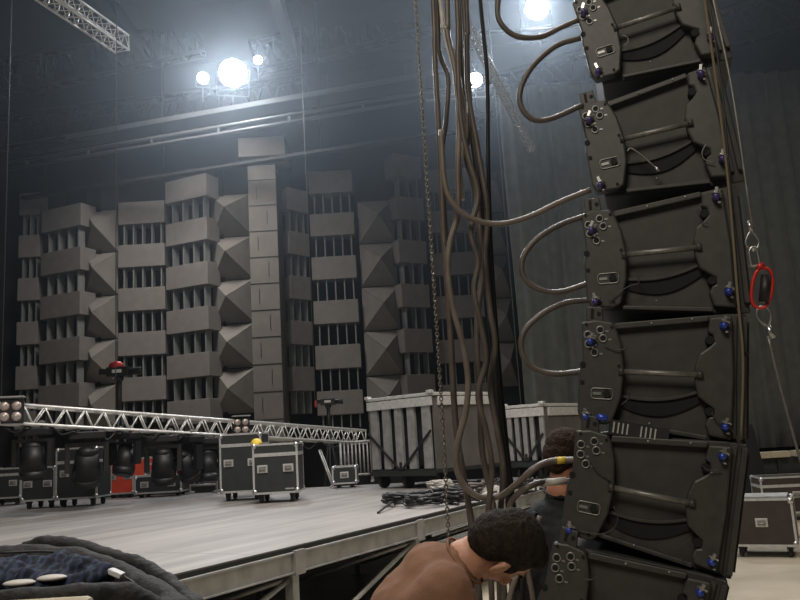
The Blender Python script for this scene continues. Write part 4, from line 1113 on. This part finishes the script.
def figure(label, pel, sho_c, sho_ax, headc, hB, elbows, wrists, knees, ankles, hand_dir, palm, M_s, M_top, M_leg, M_h, skin_flush=None, folds=.02, hairfn=None, hx=.165):
    """all joints in world space"""
    base = V((pel.x, pel.y, 0))
    t = thing('person', label, 'person', base)
    g = lambda p: V(p) - base
    pel, sho_c, headc = g(pel), g(sho_c), g(headc)
    elbows = [g(p) for p in elbows]; wrists = [g(p) for p in wrists]; knees = [g(p) for p in knees]; ankles = [g(p) for p in ankles]
    ax = V(sho_ax).normalized()                       # towards the right shoulder
    sp = (sho_c - pel); up = sp.normalized(); fr = up.cross(ax).normalized() * 1   # front
    fr = ax.cross(up) * -1
    Bt = Matrix(((ax.x, fr.x, up.x), (ax.y, fr.y, up.y), (ax.z, fr.z, up.z)))
    sh = [sho_c + ax * hx, sho_c - ax * hx]; hips = [pel + ax * .09 - up * .02, pel - ax * .09 - up * .02]
    def torso(m, k):
        if k:
            for i in (0, 1): m.caps(sh[i] - up * .035, pel + ax * (.07 - .14 * i) + up * .05, .082, .095)
            m.ell(sho_c - up * .13 - fr * .035, .165, .10, .17, Bt); m.ell(sho_c - up * .26 - fr * .02, .160, .11, .18, Bt)
        m.ell(pel + up * .02, .155 + k, .105 + k, .13, Bt); m.ell(pel + sp * .35, .138 + k, .095 + k, .16, Bt); m.ell(pel + sp * .7, .158 + k, .110 + k, .18, Bt)
        m.ell(sho_c - up * .045, .172 + k, .108 + k, .115 + k, Bt); m.ell(sho_c - up * .01 - fr * .02, .13 + k, .095 + k, .095 + k, Bt)
        for q in sh: m.caps(sho_c + up * .005, q - up * .012, .068 + k, .058 + k)
        nb = headc + hB @ V((0, -.025, -.06))
        m.caps(sho_c + up * .02, sho_c.lerp(nb, .5 if k else .6), .080 + k * .5, .064 + k * .3)
    m = MB(); torso(m, 0)
    nb = headc + hB @ V((0, -.02, -.05)); m.caps(sho_c + up * .04, nb, .060, .056)
    head_shapes(m, headc, hB)
    for i in (0, 1):
        m.caps(sh[i], elbows[i], .050, .040); m.caps(elbows[i], wrists[i], .040, .026)
        m.caps(hips[i], knees[i], .082, .055); m.caps(knees[i], ankles[i], .052, .036)
        m.caps(ankles[i], ankles[i] + V((0, 0, -.04)), .036, .035)
        hand_shapes(m, wrists[i], hand_dir[i], palm[i], .7, 1.0, i == 1)
    body = soft(m, 'body', M_s, t, .0065, 0, 1, 2)
    # t-shirt
    m = MB(); torso(m, .014)
    for i in (0, 1):
        e = sh[i].lerp(elbows[i], .62); m.caps(sh[i], e, .074, .068)
    m.ell(pel + up * .0, .178, .128, .14, Bt); m.ell(pel - up * .06, .182, .130, .10, Bt)
    sh_o = soft(m, 'shirt', M_top, t, .009, folds, .06, 26)
    nb2 = headc + hB @ V((0, -.025, -.06)); cc_ = (sho_c + up * .02).lerp(nb2, .53); ca_ = (nb2 - sho_c).normalized()
    m = MB(); m.torus(cc_, ca_, .076, .0042, 28, 8, 1.0); m.build('collar', M_top, t)
    # trousers
    m = MB(); m.ell(pel - up * .04, .168, .118, .11, Bt)
    for i in (0, 1): m.caps(hips[i] - V((0, 0, .03)), knees[i], .094, .068); m.caps(knees[i], ankles[i] + V((0, 0, .02)), .066, .055)
    soft(m, 'trousers', M_leg, t, .010, .015, .09, 3)
    for i in (0, 1):
        m = MB(); fdir = V((fr.x, fr.y, 0)).normalized(); a = ankles[i]; Bf = Matrix(((fdir.y, fdir.x, 0), (-fdir.x, fdir.y, 0), (0, 0, 1)))
        m.ell(V((a.x, a.y, .045)) + fdir * .06, .046, .135, .045, Bf); m.ell(V((a.x, a.y, .06)) - fdir * .01, .045, .06, .06, Bf); soft(m, 'shoe', M_shoe, t, .008, 0, 1, 2)
    # face details
    for sx in (-1, 1):
        m = MB(); m.ell(headc + hB @ V((sx * .031, .080, -.004)), .0125, .0115, .0125, hB, 14, 8); ey = m.build('eye', M_eye, t)
        m = MB(); m.ell(headc + hB @ V((sx * .031, .0895, -.004)), .0055, .004, .0055, hB, 12, 6); m.build('iris', M_hole, ey)
        m = MB(); m.caps(headc + hB @ V((sx * .016, .092, .018)), headc + hB @ V((sx * .045, .082, .019)), .004, .003); m.build('eyebrow', M_h, t)
    m = MB(); m.caps(headc + hB @ V((-.02, .096, -.067)), headc + hB @ V((.02, .096, -.067)), .003, .003); m.build('lips', M_skin2, t)
    # hair
    m = MB(); q = lambda x, y, z: headc + hB @ V((x, y, z))
    m.ell(q(0, -.022, .040), .083, .100, .086, hB); m.ell(q(0, -.055, .00), .078, .070, .085, hB); m.ell(q(0, -.062, -.045), .056, .046, .045, hB)
    m.ell(q(0, .035, .078), .062, .055, .038, hB)
    for sx in (-1, 1): m.ell(q(sx * .066, .012, .015), .014, .018, .035, hB)
    soft(m, 'hair', M_h, t, .005, .007, .02, 3)
    return t

# person 1: bending, brown shirt
hc = P(505, 548, 2.42)
hb = orth((.36, .55, -.75), (.92, -.30, .21))
shc = P(441, 581, 2.47) 
pel = V((shc.x - .36, 2.42, shc.z - .40))
figure('person in a brown t-shirt with short dark hair, bending forward beside the speakers', pel, shc, (.05, -1, .05), hc, hb,
       [V((shc.x + .10, 2.24, 1.06)), V((shc.x + .12, 2.72, 1.08))], [V((shc.x + .33, 2.36, .98)), V((shc.x + .34, 2.74, 1.0))],
       [V((pel.x + .12, 2.31, .50)), V((pel.x + .14, 2.54, .50))], [V((pel.x - .02, 2.30, .09)), V((pel.x + .04, 2.55, .09))],
       [(1, .2, .1), (1, -.1, .1)], [(0, .3, -1), (0, -.3, -1)], M_skin, M_brown, M_jean, M_hair, folds=.012)
# person 2: standing behind the array, black shirt
hc = P(568, 457, 3.62)
hb = orth((.80, .52, -.28), (.2, .05, 1))
shc = V((hc.x - .05, 3.68, hc.z - .272)); pel = V((shc.x - .15, 3.72, .98))
figure('person in a black t-shirt with brown hair, standing half hidden behind the speakers', pel, shc, (.32, -.95, 0), hc, hb,
       [V((shc.x - .03, 3.42, 1.10)), V((shc.x - .10, 3.95, 1.12))], [V((shc.x + .04, 3.22, .98)), V((shc.x + .10, 4.05, 1.0))],
       [V((pel.x + .0, 3.55, .52)), V((pel.x - .02, 3.75, .52))], [V((pel.x - .02, 3.53, .09)), V((pel.x - .04, 3.77, .09))],
       [(.5, -.3, .5), (.8, .1, .3)], [(.3, 0, -1), (.3, 0, -1)], M_skin2, M_blksh, M_jean, M_hairb, folds=.014, hx=.16)

# put the helmet on the top of the case under it
bpy.context.view_layer.update()
o, p = HAT
tops = [x for x in bpy.data.objects if x.name.startswith('body') and x.parent and 'small mark' in x.parent.get('label', '')]
if tops:
    b_ = tops[0]; zt_ = max((b_.matrix_world @ V(c)).z for c in b_.bound_box); o.location = (p.x, b_.matrix_world.translation.y, zt_ + .004)
